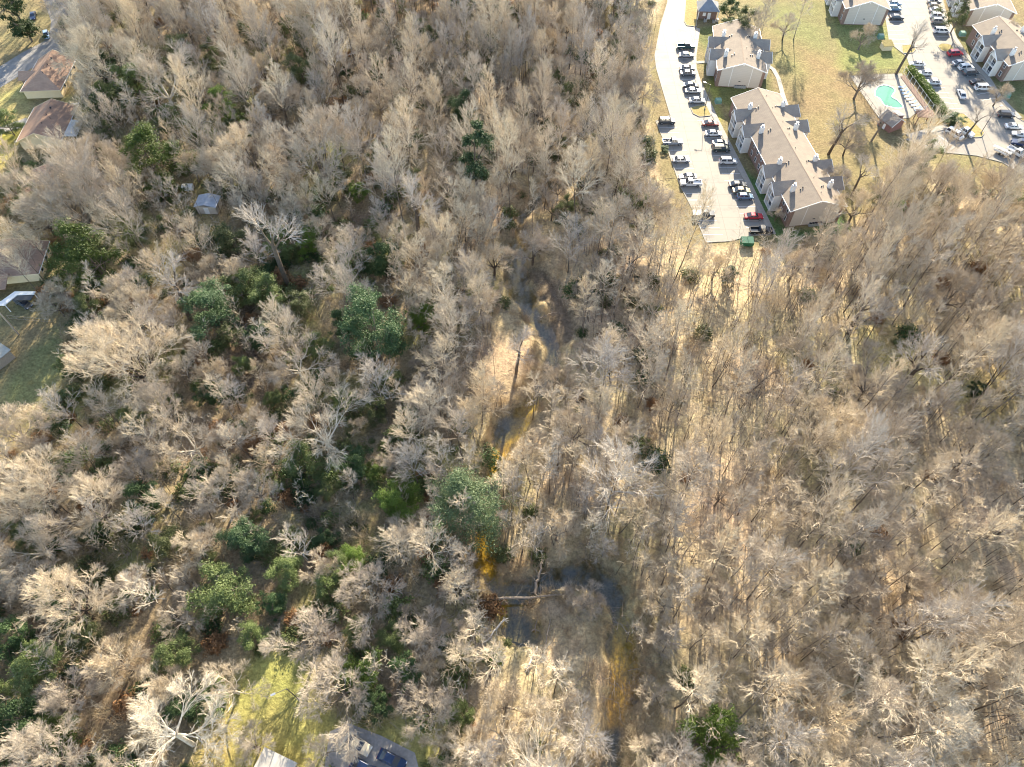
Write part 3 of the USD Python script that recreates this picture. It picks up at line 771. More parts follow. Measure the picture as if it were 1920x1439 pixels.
# pool house
x, y = G(1672, 246)
t = thing("pool_house", (x - .2, y + 2.2, 0), 28, .74, label="red brick pool house with a steep gabled roof at the pool gate", category="building")
obj("wall", MB().box(-3.1, 3.1, -3.2, 3.2, 0, 3.0).ext([(-3.1, 3.0), (3.1, 3.0), (0, 5.1)], -3.2, 3.2).get(), M["redbrick"], t)
for s in (-1, 1):
    pts = [(0, 5.35), (s * 3.6, 2.9), (s * 3.6, 2.72), (0, 5.15)]
    obj("roof", MB().ext(pts if s < 0 else pts[::-1], -3.6, 3.6).get(), M["roof"], t)
    for e in (-1, 1):
        pts = [(0, 5.4), (s * 3.6, 2.95), (s * 3.6, 2.7), (0, 5.1)]
        obj("rake_board", MB().ext(pts if s < 0 else pts[::-1], *sorted((e * 3.6, e * 3.7))).get(), M["white"], t)
obj("wing_roof", MB().hull([(a, b, 3.0 + (1.2 if a < 4.5 and a > 2 else 0) + d) for a in (2.2, 6.4) for b in (-.6, 3.2) for d in (0, .12)]).get(), M["roofgrey"], t)
obj("wing_wall", MB().box(3.1, 6.0, -.3, 2.9, 0, 2.9).get(), M["redbrick"], t)
obj("door", MB().box(-3.18, -3.1, -.6, .5, 0, 2.1).get(), M["white"], t)
obj("window", MB().box(-3.17, -3.1, 1.2, 2.2, 1, 2.1).get(), M["glass"], t)

# pergola
x, y = G(1727, 232)
t = thing("pergola", (x, y + .4, 0), -6, label="brown timber pergola with open slats at the pool gate", category="pergola")
for a in (-1.9, 1.9):
    for b in (-1.3, 1.3):
        obj("post", MB().box(a - .1, a + .1, b - .1, b + .1, 0, 2.6).get(), M["pergola"], t)
for b in (-1.3, 1.3):
    obj("beam", MB().box(-2.4, 2.4, b - .07, b + .07, 2.6, 2.85).get(), M["pergola"], t)
for a in np.linspace(-2.3, 2.3, 14):
    obj("slat", MB().box(a - .1, a + .1, -1.9, 1.9, 2.85, 3.0).get(), M["pergola"], t)

# dumpster with its screen
x, y = G(1399, 458)
t = thing("dumpster", (x, y, 0), -2, label="dark green dumpster at the bottom edge of the near parking lot", category="dumpster")
obj("bin", MB().hull([(-1.5, -1.0, .15), (1.5, -1.0, .15), (-1.5, .8, .15), (1.5, .8, .15), (-1.5, -1.1, 1.3), (1.5, -1.1, 1.3), (-1.5, .9, 1.65), (1.5, .9, 1.65)]).get(), M["dumpster"], t)
for s in (-1, 1):
    obj("lid", MB().hull([(s * .75 + a, b, z + d) for a in (-.7, .7) for b, z in ((-1.12, 1.33), (.9, 1.68)) for d in (0, .06)]).get(), M["dumpster"], t)
    obj("fork_pocket", MB().box(*sorted((s * 1.5, s * 1.68)), -.6, .4, .7, .95).get(), M["dumpster"], t)


# ------------------------------------------------------------------ lamp posts and poles
def lamp_post(px, h, label, arm=1.6, ang=180):
    x, y = G(*px)
    t = thing("street_lamp", (x, y, 0), ang, label=label, category="street lamp")
    obj("pole", MB().cyl((0, 0, 0), (0, 0, h), .11, .07, 8).get(), M["darkmetal"], t)
    obj("base", MB().cyl((0, 0, 0), (0, 0, .5), .22, n=10).get(), M["walk"], t)
    obj("arm", MB().cyl((0, 0, h - .1), (arm, 0, h + .15), .05, n=6).get(), M["darkmetal"], t)
    obj("lamp_head", MB().hull([(arm - .2 + a, b, h + .1 + c) for a in (0, .75) for b in (-.16, .16) for c in (0, .14)]).get(), M["metal"], t)


lamp_post((1321, 206), 8.0, "tall lamp post on the island in the near parking lot", ang=150)
lamp_post((1839, 250), 8.0, "tall lamp post on the grass island at right", ang=30)
lamp_post((1708, 94), 7.5, "thin lamp post on the small island by the pool lawn", arm=.6, ang=20)
lamp_post((561, 1312), 8.0, "slim yard light pole on the yellow green lawn", arm=1.9, ang=205)

x, y = G(36, 628)
t = thing("utility_pole", (x, y, 0), 20, label="grey utility pole leaning up out of the left edge", category="utility pole")
obj("pole", MB().cyl((0, 0, 0), (0, 0, 11), .2, .13, 9).get(), M["wood"], t)
obj("crossarm", MB().box(-1.3, 1.3, -.06, .06, 10.1, 10.25).get(), M["wood"], t)


# ------------------------------------------------------------------ vehicles
def paint_mat(name, c, metallic=0.0):
    if name not in M:
        M[name] = mat(name, {"g": ("geometry", {}), "n": ("noise_texture", {"scale": 1.5, "detail": 4.0}),
                             "r": ("rgb_ramp", {"ramp": [(0.35, tuple(np.array(c) * .93)), (0.7, tuple(np.minimum(np.array(c) * 1.05, 1)))]}),
                             "p": ("principled_bsdf", {"roughness": 0.32, "metallic": metallic, "coat_weight": 0.6, "coat_roughness": 0.08})},
                      [("g.position", "n.vector"), ("n.fac", "r.fac"), ("r.color", "p.base_color")])
    return M[name]


PAINT = {"white": ((.66, .66, .65), 0), "silver": ((.42, .43, .44), .5), "grey": ((.20, .205, .21), .4), "black": ((.018, .018, .02), 0), "red": ((.42, .02, .035), 0),
         "maroon": ((.20, .03, .03), .2), "blue": ((.16, .26, .38), .3), "teal": ((.03, .075, .075), .3), "green": ((.025, .04, .035), .2), "gold": ((.42, .36, .25), .4),
         "navy": ((.012, .025, .07), .2), "cream": ((.60, .52, .38), 0), "lightblue": ((.35, .47, .60), .3), "charcoal": ((.07, .075, .08), .3)}
SHAPE = {  # length, width, belt, roof, hood height, (rear base, rear top, front top, front base) as fractions from the tail
    "sedan": (4.75, 1.82, .90, 1.44, .86, (.10, .27, .58, .76), .92),
    "hatch": (4.25, 1.78, .92, 1.48, .88, (.02, .14, .56, .76), .92),
    "suv": (4.75, 1.92, 1.05, 1.76, 1.02, (.01, .08, .62, .77), 1.05),
    "van": (5.1, 1.98, 1.05, 1.78, .98, (.01, .06, .68, .88), 1.05),
    "coupe": (4.8, 1.9, .88, 1.36, .86, (.12, .34, .55, .72), .9),
    "pickup": (5.7, 2.0, 1.06, 1.82, 1.06, (.40, .44, .64, .75), 1.06),
}


def car_parts(kind, colour, t, cargo=None):
    L, W, B, R, HH, fr, TH = SHAPE[kind]
    body = paint_mat(colour + "_paint", *PAINT[colour])
    X = lambda f: (f - .5) * L
    w = W / 2
    a, b, c, d = fr
    mb = MB()
    if kind == "pickup":
        mb.hull([(X(x), s * (w - i), z) for s in (-1, 1) for x, z, i in ((.41, .32, .08), (1, .34, .12), (.41, .75, 0), (.985, .72, .03), (.41, B, .05), (.76, HH, .05), (.98, HH - .14, .12))])
        mb.box(X(.0), X(.41), -w + .02, w - .02, .38, .62)
        for s in (-1, 1):
            mb.box(X(.0), X(.41), *sorted((s * (w - .02), s * (w - .12))), .62, B)
        mb.box(X(.0), X(.016), -w + .12, w - .12, .62, B)
    else:
        mb.hull([(X(x), s * (w - i), z) for s in (-1, 1) for x, z, i in ((.01, .3, .12), (.99, .28, .14), (0, .62, .04), (1, .55, .1), (.3, .6, 0), (.75, .6, 0), (.015, TH - .04, .12), (.1, B, .07), (d, HH + .02, .07), (.97, HH - .18, .14))])
    mb.hull([(X(a), s * (w - .1), B - .03) for s in (-1, 1)] + [(X(d), s * (w - .1), HH - .02) for s in (-1, 1)] + [(X(b), s * (w - .28), R - .03) for s in (-1, 1)] + [(X(c), s * (w - .28), R - .03) for s in (-1, 1)]
            + [(X(b + .03), s * (w - .34), R) for s in (-1, 1)] + [(X(c - .04), s * (w - .34), R) for s in (-1, 1)])
    obj("body", mb.get(), body, t, smooth=25)
    lerp = lambda p, q, k: np.array(p) + (np.array(q) - np.array(p)) * k

    def quad(name, p00, p10, p11, p01, off, mtl=None):
        q = np.array([p00, p10, p11, p01], float); n = np.cross(q[1] - q[0], q[3] - q[0]); n = n / np.linalg.norm(n)
        if n @ np.array(off) < 0:
            n = -n
        c0 = q.mean(0); q = c0 + (q - c0) * np.array([.93, .93, .9])
        obj(name, MB().hull(np.vstack([q + n * .015, q - n * .03])).get(), mtl or M["glass"], t)
    quad("windscreen", (X(d), -w + .12, HH), (X(d), w - .12, HH), (X(c), w - .3, R - .03), (X(c), -w + .3, R - .03), (1, 0, .6))
    quad("rear_window", (X(a), -w + .14, B), (X(a), w - .14, B), (X(b), w - .32, R - .03), (X(b), -w + .32, R - .03), (-1, 0, .5))
    for s in (-1, 1):
        lo0, lo1 = (X(a + .02), s * (w - .1), B), (X(d - .03), s * (w - .1), B)
        hi0, hi1 = (X(b + .015), s * (w - .28), R - .05), (X(c - .01), s * (w - .28), R - .05)
        parts = ((0, .47), (.53, 1)) if kind not in ("van",) else ((0, .3), (.34, .66), (.7, 1))
        for u0, u1 in parts:
            quad("side_window", lerp(lo0, lo1, u0), lerp(lo0, lo1, u1), lerp(hi0, hi1, u1), lerp(hi0, hi1, u0), (0, s, .2))
    rw = .34 if kind in ("sedan", "hatch", "coupe") else .39
    for fx in (.19, .815):
        for s in (-1, 1):
            wh = obj("wheel", MB().cyl((X(fx), s * (w - .2), rw), (X(fx), s * (w + .01), rw), rw, n=14).get(), M["tyre"], t)
            obj("rim", MB().cyl((X(fx), s * (w - .01), rw), (X(fx), s * (w + .025), rw), rw * .62, n=10).get(), M["rim"], wh)
    for s in (-1, 1):
        obj("headlight", MB().box(X(.955), X(.992), *sorted((s * (w - .5), s * (w - .16))), HH - .34, HH - .19).get(), M["lamp"], t)
        obj("tail_light", MB().box(X(-.003), X(.02), *sorted((s * (w - .42), s * (w - .14))), TH - .32, TH - .16).get(), M["redlamp"], t)
    if kind == "pickup" and cargo == "cover":
        obj("bed_cover", MB().box(X(.01), X(.405), -w + .06, w - .06, B, B + .05).get(), M["white"], t)
    if kind == "pickup" and cargo == "load":
        r = np.random.default_rng(7)
        for k in range(7):
            cx, cy, sz = X(r.uniform(.05, .36)), r.uniform(-w + .35, w - .35), r.uniform(.18, .34)
            obj("cargo", MB().hull(np.array([cx, cy, .62 + sz]) + r.normal(0, sz * .55, (9, 3)) * [1.3, 1, .8] * [1, 1, 1]).get(), M[["wood", "white", "dark", "blue"][k % 4]], t)


CARS = [  # px, py, heading, kind, colour, label
    (1286, 88, 0, "pickup", "teal", "dark teal pickup, topmost parked vehicle of the near lot's right row"),
    (1287, 104, 0, "sedan", "silver", "silver sedan parked just below the dark teal pickup"),
    (1288.5, 128, 0, "sedan", "silver", "silver blue sedan, upper of the close pair opposite the short footpath"),
    (1290, 138, 0, "sedan", "grey", "grey sedan, lower of the close pair opposite the short footpath"),
    (1295.5, 161, 0, "sedan", "charcoal", "charcoal sedan above the silver sedan near the lamp post island"),
    (1299, 171, 0, "sedan", "silver", "silver sedan below the charcoal sedan near the lamp post island"),
    (1307, 189, 0, "sedan", "white", "white sedan touching the top of the lamp post island"),
    (1332, 232, 0, "coupe", "maroon", "maroon coupe just below the lamp post island"),
    (1337.5, 251, 0, "sedan", "white", "white sedan below the maroon coupe"),
    (1351, 269, 0, "sedan", "grey", "grey sedan tucked behind the dark green four wheel drive"),
    (1352, 279.5, 0, "suv", "green", "dark green four wheel drive with a tan roof rack glare"),
    (1365, 303, 0, "suv", "white", "white four wheel drive parked beside the shaded pavement"),
    (1383, 347, 0, "sedan", "charcoal", "charcoal sedan, top of the three close cars by the pavement"),
    (1390, 358, 0, "sedan", "gold", "gold sedan, middle of the three close cars by the pavement"),
    (1397, 369, 0, "hatch", "blue", "blue grey hatchback, bottom of the three close cars by the pavement"),
    (1413, 406, 0, "coupe", "red", "bright red coupe above the black pickup"),
    (1427, 433, 0, "pickup", "black", "black open bed pickup at the bottom of the near parking lot"),
    (1250, 228, 0, "suv", "charcoal", "dark four wheel drive at the top of the near lot's left row"),
    (1261, 267, 0, "pickup", "silver", "silver pickup with a loaded bed beside the straw verge"),
    (1277, 300, 0, "sedan", "white", "white sedan below the loaded silver pickup"),
    (1289, 332, 180, "sedan", "silver", "silver sedan just above the white pickup"),
    (1295, 344, 180, "pickup", "white", "white pickup with an open dark bed facing the woods"),
    (1319, 402, 0, "pickup", "charcoal", "charcoal pickup with a white bed cover"),
    (1677, 7, -3, "sedan", "lightblue", "pale blue sedan at the top of the far lot's left row"),
    (1676, 17, -3, "suv", "blue", "blue four wheel drive below the pale blue sedan"),
    (1681, 33, -3, "sedan", "charcoal", "dark sedan with a bright roof left of the forked tree"),
    (1751.5, 3, -5, "sedan", "silver", "topmost silver sedan of the far lot's tight right row"),
    (1753, 12, -5, "hatch", "gold", "sandy hatchback second in the far lot's tight right row"),
    (1756, 20, -5, "sedan", "silver", "silver sedan third in the far lot's tight right row"),
    (1758, 31, -5, "suv", "white", "white four wheel drive above the grey one in the far right row"),
    (1760, 41.5, -5, "suv", "grey", "grey four wheel drive in the far lot's right row"),
    (1765, 59, -5, "van", "white", "long white vehicle at the lower end of the far lot's right row"),
    (1790.5, 101, 6, "suv", "red", "red four wheel drive touching the oval grass island"),
    (1799, 119, 8, "sedan", "silver", "silver sedan partly hidden behind the white four wheel drive"),
    (1811, 127.5, 8, "suv", "white", "white four wheel drive between silver and charcoal cars"),
    (1820, 137.5, 8, "suv", "charcoal", "charcoal four wheel drive below the white one facing the porches"),
    (1833, 154.5, 8, "sedan", "black", "black sedan behind the white minivan"),
    (1843.5, 165.5, 0, "van", "white", "white minivan beside the orange bare shrub tree"),
    (1802.5, 177, 82, "sedan", "white", "white sedan driving along the middle of the far lot"),
    (1885.5, 216, -3, "suv", "black", "black four wheel drive right of the second lamp post"),
    (1901, 238, -8, "coupe", "white", "white coupe below the black four wheel drive"),
    (1914, 253, 160, "sedan", "white", "white sedan at the right edge below the white coupe"),
    (1916, 270, 160, "pickup", "navy", "navy pickup cut by the right edge"),
    (1907, 287, -55, "pickup", "white", "white pickup nosing down at the right edge beside the trailer"),
    (1719, 120.5, 172, "sedan", "white", "white sedan on the pool side just below the small island"),
    (1733.5, 138, 172, "hatch", "white", "white hatchback on the pool side between two white sedans"),
    (1749, 155, 172, "sedan", "white", "white sedan lowest of the three beside the hedge"),
    (1790, 252.5, -55, "van", "white", "white estate car angled against the kerb by the pool gate"),
    (1808, 247, -55, "pickup", "white", "white pickup angled against the bare tree island"),
    (62, 30, -70, "sedan", "navy", "dark blue car in the shade at the top left street"),
    (87, 66, -65, "hatch", "lightblue", "pale blue car half under trees at the top left street"),
    (735, 1425, -24, "sedan", "navy", "navy sedan on the gravel drive at the bottom edge"),
    (684, 1441, -24, "sedan", "navy", "navy car cut off by the bottom edge beside the cream one"),
    (670, 1396, -27, "coupe", "cream", "weathered cream coupe parked on the gravel drive at bottom"),
    (44, 569, -30, "sedan", "charcoal", "dark car with red tail lights under the white roofed carport"),
]
for px, py, hd, kind, colour, label in CARS:
    x, y = G(px, py, .5)
    t = thing("parked_car" if kind != "pickup" else "pickup_truck", (x, y, .021 if px > 1000 else .0), hd, label=label, category="van" if kind == "van" else "pickup truck" if kind == "pickup" else "car")
    car_parts(kind, colour, t, "cover" if "bed cover" in label else "load" if "loaded" in label else None)

x, y = G(1879, 290)
t = thing("ladder_trailer", (x, y, .02), -48, label="open work trailer carrying long ladders at right", category="trailer")
obj("deck", MB().box(-2.4, 1.6, -.85, .85, .55, .65).get(), M["wood"], t)
obj("drawbar", MB().hull([(1.6, -.5, .5), (1.6, .5, .5), (2.9, 0, .5), (1.6, -.5, .6), (1.6, .5, .6), (2.9, 0, .6)]).get(), M["dark"], t)
for s in (-1, 1):
    obj("wheel", MB().cyl((-.5, s * .9, .33), (-.5, s * 1.1, .33), .33, n=12).get(), M["tyre"], t)
    obj("side_rail", MB().box(-2.4, 1.6, *sorted((s * .8, s * .86)), .65, 1.15).get(), M["white"], t)
for k in (-.45, .1):
    lad = MB()
    for s in (0, .4):
        lad.box(-3.2, 2.0, k + s - .03, k + s + .03, 1.2, 1.28)
    for q in np.arange(-3, 2, .35):
        lad.box(q - .02, q + .02, k, k + .4, 1.22, 1.26)
    obj("ladder", lad.get(), M["white"], t)


# ------------------------------------------------------------------ houses on the left
def hip_gable_house(name, px_c, zc, rot, W, L, E, R, label, hip_near=True, roof="roofbrown", wall="cream"):
    x, y = G(*px_c, zc)
    t = thing(name, (x, y, 0), rot, label=label, category="house")
    hw, hl = W / 2, L / 2
    obj("wall", MB().box(-hw + .5, hw - .5, -hl + .5, hl - .5, 0, E - .05).get(), M[wall], t)
    run = hw if hip_near else 0
    for s in (-1, 1):
        pts = [(s * hw, -hl, E), (s * hw, hl, E), (0, hl, R), (0, -hl + run, R)]
        obj("roof", MB().hull([(a, b, c + d) for a, b, c in pts for d in (0, -.15)]).get(), M[roof], t)
        obj("gutter", MB().box(*sorted((s * hw, s * (hw + .12))), -hl, hl, E - .17, E - .02).get(), M["white"], t)
        obj("rake_board", MB().hull([(a, hl + b, c + d) for a, c in ((s * hw, E), (0, R)) for b in (0, .1) for d in (.04, -.2)]).get(), M["cream"], t)
    if hip_near:
        obj("roof", MB().hull([(a, b, c + d) for a, b, c in ((-hw, -hl, E), (hw, -hl, E), (0, -hl + run, R)) for d in (0, -.15)]).get(), M[roof], t)
        obj("fascia", MB().box(-hw, hw, -hl - .1, -hl, E - .2, E - .02).get(), M["cream"], t)
    else:
        obj("gable", MB().ext([(-hw + .5, E - .1), (hw - .5, E - .1), (0, R - .25)], -hl + .45, -hl + .55).get(), M[wall], t)
        for s in (-1, 1):
            obj("rake_board", MB().hull([(a, -hl - b, c + d) for a, c in ((s * hw, E), (0, R)) for b in (0, .1) for d in (.04, -.2)]).get(), M["cream"], t)
    for k, (u, v) in enumerate(((.14, .25), (.12, .05), (.3, -.02), (.1, -.2))):
        vx, vy = u * hw, v * L
        z = E + (R - E) * (1 - abs(vx) / hw)
        obj("roof_vent", MB().cyl((vx, vy, z - .1), (vx, vy, z + .4), .1 + .1 * (k == 0), n=8).get(), M["dark"], t)
    for s in (-1, 1):
        for v in (-.25, .1, .32):
            wn = obj("window", MB().box(*sorted((s * (hw - .5), s * (hw - .44))), v * L - .6, v * L + .6, 1.0, 2.1).get(), M["white"], t)
            obj("pane", MB().box(*sorted((s * (hw - .44), s * (hw - .43))), v * L - .5, v * L + .5, 1.1, 2.0).get(), M["glass"], wn)
    return t


h1 = hip_gable_house("house", (90, 137), 3.2, 4, 11.6, 17.0, 2.7, 5.6, "cream house with a brown hipped roof at upper left")
W_, E_ = 5.8, 2.7
obj("porch_roof", MB().hull([(a, b, c + d) for a, b, c in ((-8.3, 2.6, 2.6), (-8.3, -2.6, 2.6), (-8.3, 0, 4.1), (-3.0, 0, 4.1), (-5.8, 2.6, 2.6), (-5.8, -2.6, 2.6)) for d in (0, -.12)]).get(), M["roofbrown"], h1)
obj("porch_wall", MB().box(-7.6, -5.3, -2.1, 2.1, 0, 2.5).get(), M["brick"], h1)
h2 = hip_gable_house("house", (87, 229), 3.2, 4, 12.2, 16.0, 2.7, 5.2, "house with a plain brown gabled roof below the hipped one", hip_near=False)
obj("patio_roof", MB().hull([(a, b, c + d) for a, c in ((5.9, 2.6), (9.6, 2.35)) for b in (-6.2, 1.4) for d in (0, .1)]).get(), M["tin"], h2)
for b in (-6.0, 1.2):
    obj("patio_post", MB().box(9.3, 9.42, b - .06, b + .06, 0, 2.35).get(), M["white"], h2)
hip_gable_house("house", (92, 340), 3.0, 6, 13.0, 10.5, 2.7, 4.9, "pinkish roofed house half hidden under a bare spreading tree", hip_near=True)
h4 = hip_gable_house("house", (10, 488), 3.0, 8, 17.5, 11.0, 2.8, 4.9, "brown roofed house at the left edge with branch shadows on it", hip_near=True)
obj("wing_roof", MB().hull([(a, b, c + d) for a, b, c in ((-6, -9.5, 2.6), (2.3, -9.5, 2.6), (-6, -5.3, 3.5), (2.3, -5.3, 3.5)) for d in (0, .14)]).get(), M["roofbrown"], h4)

# white roofed carport, fence and low tin roofs below it
x, y = G(30, 562, 2.4)
t = thing("carport", (x, y, 0), 0, label="white edged L shaped carport roof above a dark car", category="carport")
obj("roof", MB().prism([(-5, -1.9), (-1.9, -1.9), (-.2, 1.3), (3.6, 1.5), (3.6, 2.4), (-1.2, 2.4), (-3.1, -.6), (-5, -.6)], 2.35, 2.55).get(), M["white"], t)
obj("back_roof", MB().prism([(-.1, 1.2), (3.6, 1.4), (3.4, -.2), (-.9, -.2)], 2.3, 2.42).get(), M["dark"], t)
for a, b in ((-1.9, -1.6), (3.4, 1.9), (-.4, 1.6), (-4.7, -1.4)):
    obj("post", MB().box(a - .08, a + .08, b - .08, b + .08, 0, 2.35).get(), M["white"], t)
x, y = G(12, 668, 2.2)
t = thing("lean_to_shed", (x - 2.6, y, 0), -32, label="dull tin roofed lean to at the left edge", category="shed")
obj("roof", MB().hull([(a, b, 2.3 + .25 * (b > 0) + d) for a in (-3.5, 2.0) for b in (-2.9, 2.9) for d in (0, .08)]).get(), M["dulltin"], t)
obj("wall", MB().box(-3.2, 1.8, -2.6, 2.6, 0, 2.25).get(), M["wood"], t)
fence([(18, 598), (96, 605)], 1.2, 2.2, "weathered wooden rail fence across the left yard", M["wood"], M["wood"], picket=0)

x, y = G(388, 377, 2.6)
t = thing("shed", (x, y, 0), -3, label="pale blue grey metal roofed shed glimpsed between bare trees", category="shed")
obj("wall", MB().box(-2.6, 2.6, -2.0, 2.0, 0, 2.4).get(), M["siding"], t)
for s in (-1, 1):
    pts = [(0, 3.25), (s * 2.9, 2.45), (s * 2.9, 2.35), (0, 3.15)]
    obj("roof", MB().ext(pts if s < 0 else pts[::-1], -2.3, 2.3).get(), M["tinblue"], t)
obj("door", MB().box(-.6, .6, -2.06, -2.0, 0, 2).get(), M["white"], t)
x, y = G(352, 352, 1)
t = thing("trailer", (x, y, 0), 4, label="small pinkish white box beside the blue grey shed", category="trailer")
obj("box", MB().box(-1.4, 1.4, -.7, .7, .5, 1.7).get(), M["white"], t)
for s in (-1, 1):
    obj("wheel", MB().cyl((0, s * .6, .3), (0, s * .82, .3), .3, n=10).get(), M["tyre"], t)
x, y = G(142, 197, .4)
t = thing("picnic_table", (x, y, 0), 12, label="pale picnic table in the shaded yard between the houses", category="table")
obj("tabletop", MB().box(-1, 1, -.4, .4, .72, .78).get(), M["white"], t)
for s in (-1, 1):
    obj("bench", MB().box(-1, 1, *sorted((s * .55, s * .8)), .42, .47).get(), M["white"], t)
    obj("leg", MB().box(s * .8 - .05, s * .8 + .05, -.7, .7, 0, .42).get(), M["wood"], t)

# cream roof at the bottom edge
x, y = G(496, 1476, 3.0)
t = thing("outbuilding", (x, y, 0), -22, label="outbuilding with a pale worn flat roof at the bottom edge of the lawn", category="building")
obj("roof", MB().hull([(a, b, 3.0 + .25 * (b > 0) + d) for a in (-2.9, 2.9) for b in (-4.6, 4.6) for d in (0, .12)]).get(), M["tin"], t)
obj("wall", MB().box(-2.6, 2.6, -4.3, 4.3, 0, 2.95).get(), M["cream"], t)
for s in (-1, 1):
    obj("fascia", MB().box(*sorted((s * 2.9, s * 2.98)), -4.6, 4.6, 2.8, 3.0).get(), M["wood"], t)

# street and drives on the left
slab("street", GP([(-60, 150), (0, 125), (40, 100), (75, 82), (92, 72), (96, 40), (70, -30), (130, -40), (130, 60), (118, 100), (60, 128), (0, 165), (-60, 200)]), -.03, .02, M["asphalt"], label="curving grey street in the shade at upper left", kind="structure")
slab("driveway", GP([(-20, 246), (50, 221), (50, 238), (-20, 257)]), -.03, .024, M["walk"], label="pale concrete driveway left of the gabled house", kind="structure")
slab("driveway", GP([(618, 1372), (655, 1357), (715, 1380), (778, 1412), (800, 1500), (600, 1500)]), -.03, .024, M["gravel"], label="grey gravel drive under the parked cars at the bottom", kind="structure")

# ------------------------------------------------------------------ vegetation: tree shapes
def unit(v):
    return v / (np.linalg.norm(v) + 1e-12)


class Segs:
    def __init__(self):
        self.a, self.b, self.r0, self.r1 = [], [], [], []

    def add(self, a, b, r0, r1):
        self.a.append(a); self.b.append(b); self.r0.append(r0); self.r1.append(r1)

    def mesh(self, n):
        if not self.a:
            return np.zeros((0, 3)), np.zeros((0, 3), int)
        return prisms(np.array(self.a), np.array(self.b), np.array(self.r0), np.array(self.r1), n)


def limb(rng, S, p, d, L, r, n, wob, trop, r_end=.35):
    """A wandering tapered limb; returns its nodes [(point, direction, radius)]."""
    out = []
    for i in range(n):
        d = unit(d + rng.normal(0, wob, 3) + np.array([0, 0, trop]))
        q = p + d * (L / n)
        r1 = r * r_end ** (1.0 / n)
        S.add(p, q, r, r1)
        p, r = q, r1
        out.append((p, d, r))
    return out


def turn(rng, d, lo, hi):
    """A direction at an angle of lo to hi degrees from d."""
    a = math.radians(rng.uniform(lo, hi)); u = unit(np.cross(d, rng.normal(0, 1, 3)))
    return unit(d * math.cos(a) + u * math.sin(a))


RT = 0.0128     # radius of the finest twigs


def twigs(rng, S, p, d, L, n, rt=RT):
    """A spray of long fine twigs."""
    for _ in range(n):
        e = turn(rng, d, 8, 38); l = L * rng.uniform(.65, 1.25)
        q = p + e * l * .5; e2 = unit(e + rng.normal(0, .13, 3) + [0, 0, .08]); q2 = q + e2 * l * .5
        S.add(p, q, rt * 1.6, rt * 1.15); S.add(q, q2, rt * 1.15, rt * .6)
        for b, u in ((p + e * l * .3, .5), (q, .55), (q + e2 * l * .22, .35)):
            S.add(b, b + turn(rng, e, 18, 45) * l * u * rng.uniform(.6, 1.1), rt, rt * .55)


def forest_tree(seed, H=19.0, cr=4.4, base=.42, nl=20, dens=2, r0=None, wob=.035):
    rng = np.random.default_rng(seed)
    T, C = Segs(), Segs()
    r0 = r0 or .0105 * H
    lean = rng.normal(0, .07, 2)
    nodes = [(np.zeros(3), np.array([0, 0, 1.0]), r0)] + limb(rng, T, np.array([0, 0, -.4]), unit(np.array([lean[0], lean[1], 1])), H * .93, r0, 11, wob, .03, .14)
    az = rng.uniform(0, 6.28)
    for i in range(nl):
        t = base + (1 - base) * (i + rng.uniform(0, .8)) / nl
        k = min(int(t * 11), 10); p, d, r = nodes[k]; p2, d2, r2 = nodes[k + 1]; u = t * 11 - k
        p = p + (p2 - p) * u; r = r + (r2 - r) * u
        az += 2.4 + rng.normal(0, .5)
        tt = (t - base) / (1 - base)
        el = math.radians(rng.uniform(22, 45) + 32 * tt)
        L = cr * (1.2 - .7 * tt) * rng.uniform(.6, 1.3)
        dd = np.array([math.cos(az) * math.cos(el), math.sin(az) * math.cos(el), math.sin(el)])
        ln = limb(rng, T if r > .09 else C, p, dd, L, max(r * .5, .055), 5, .07, .05, .35)
        for j, (q, e, rr) in enumerate(ln):
            for _ in range(2 if j else 1):
                sd = turn(rng, e, 20, 45)
                sl = L * rng.uniform(.3, .55) * (1.1 - .12 * j)
                sn = limb(rng, C, q, sd, sl, max(rr * .65, .036), 2, .08, .05, .6)
                for q2, e2, r2 in sn:
                    twigs(rng, C, q2, e2, max(.8, sl * .75), dens)
        twigs(rng, C, ln[-1][0], ln[-1][1], max(.9, L * .4), dens + 2)
    twigs(rng, C, nodes[-1][0], nodes[-1][1], 1.4, 6)
    return T, C


def spread_tree(seed, H=15.0, cr=7.0, nl=5, depth=4, fork=.28, dens=2, r0=.36, wob=.07):
    rng = np.random.default_rng(seed)
    T, C = Segs(), Segs()
    tn = limb(rng, T, np.array([0, 0, -.4]), unit(np.array([rng.normal(0, .08), rng.normal(0, .08), 1.0])), H * fork, r0, 3, .04, .05, .75)
    az = rng.uniform(0, 6.28)

    def rec(p, d, L, r, lv):
        S = T if r > .075 else C
        ln = limb(rng, S, p, d, L, r, 3 if lv < 3 else 2, wob, .03, .64)
        q, e, rr = ln[-1]
        if lv >= 1:
            for q1, e1, r1 in ln[:-1]:
                sd = turn(rng, e1, 25, 50)
                sn = limb(rng, C, q1, sd, L * rng.uniform(.45, .75), max(r1 * .45, .038), 2, .09, .04, .55)
                for q2, e2, r2 in sn:
                    twigs(rng, C, q2, e2, 1.1, dens - (lv < 2))
        if lv >= depth:
            twigs(rng, C, q, e, 1.2, dens + 1, RT * .9)
            return
        for _ in range(3 if rng.random() < .35 else 2):
            rec(q, turn(rng, e, 12, 32), L * rng.uniform(.68, .88), rr * .78, lv + 1)
    q = tn[-1][0]
    L0 = cr * .33
    for i in range(nl):
        az += 6.28 / nl + rng.normal(0, .3)
        el = math.radians(rng.uniform(28, 66))
        rec(q + np.array([0, 0, -rng.uniform(0, H * .06)]), np.array([math.cos(az) * math.cos(el), math.sin(az) * math.cos(el), math.sin(el)]), L0 * rng.uniform(.75, 1.35), r0 * .55, 0)
    rec(q, unit(np.array([rng.normal(0, .2), rng.normal(0, .2), 1.0])), L0, r0 * .55, 0)
    return T, C


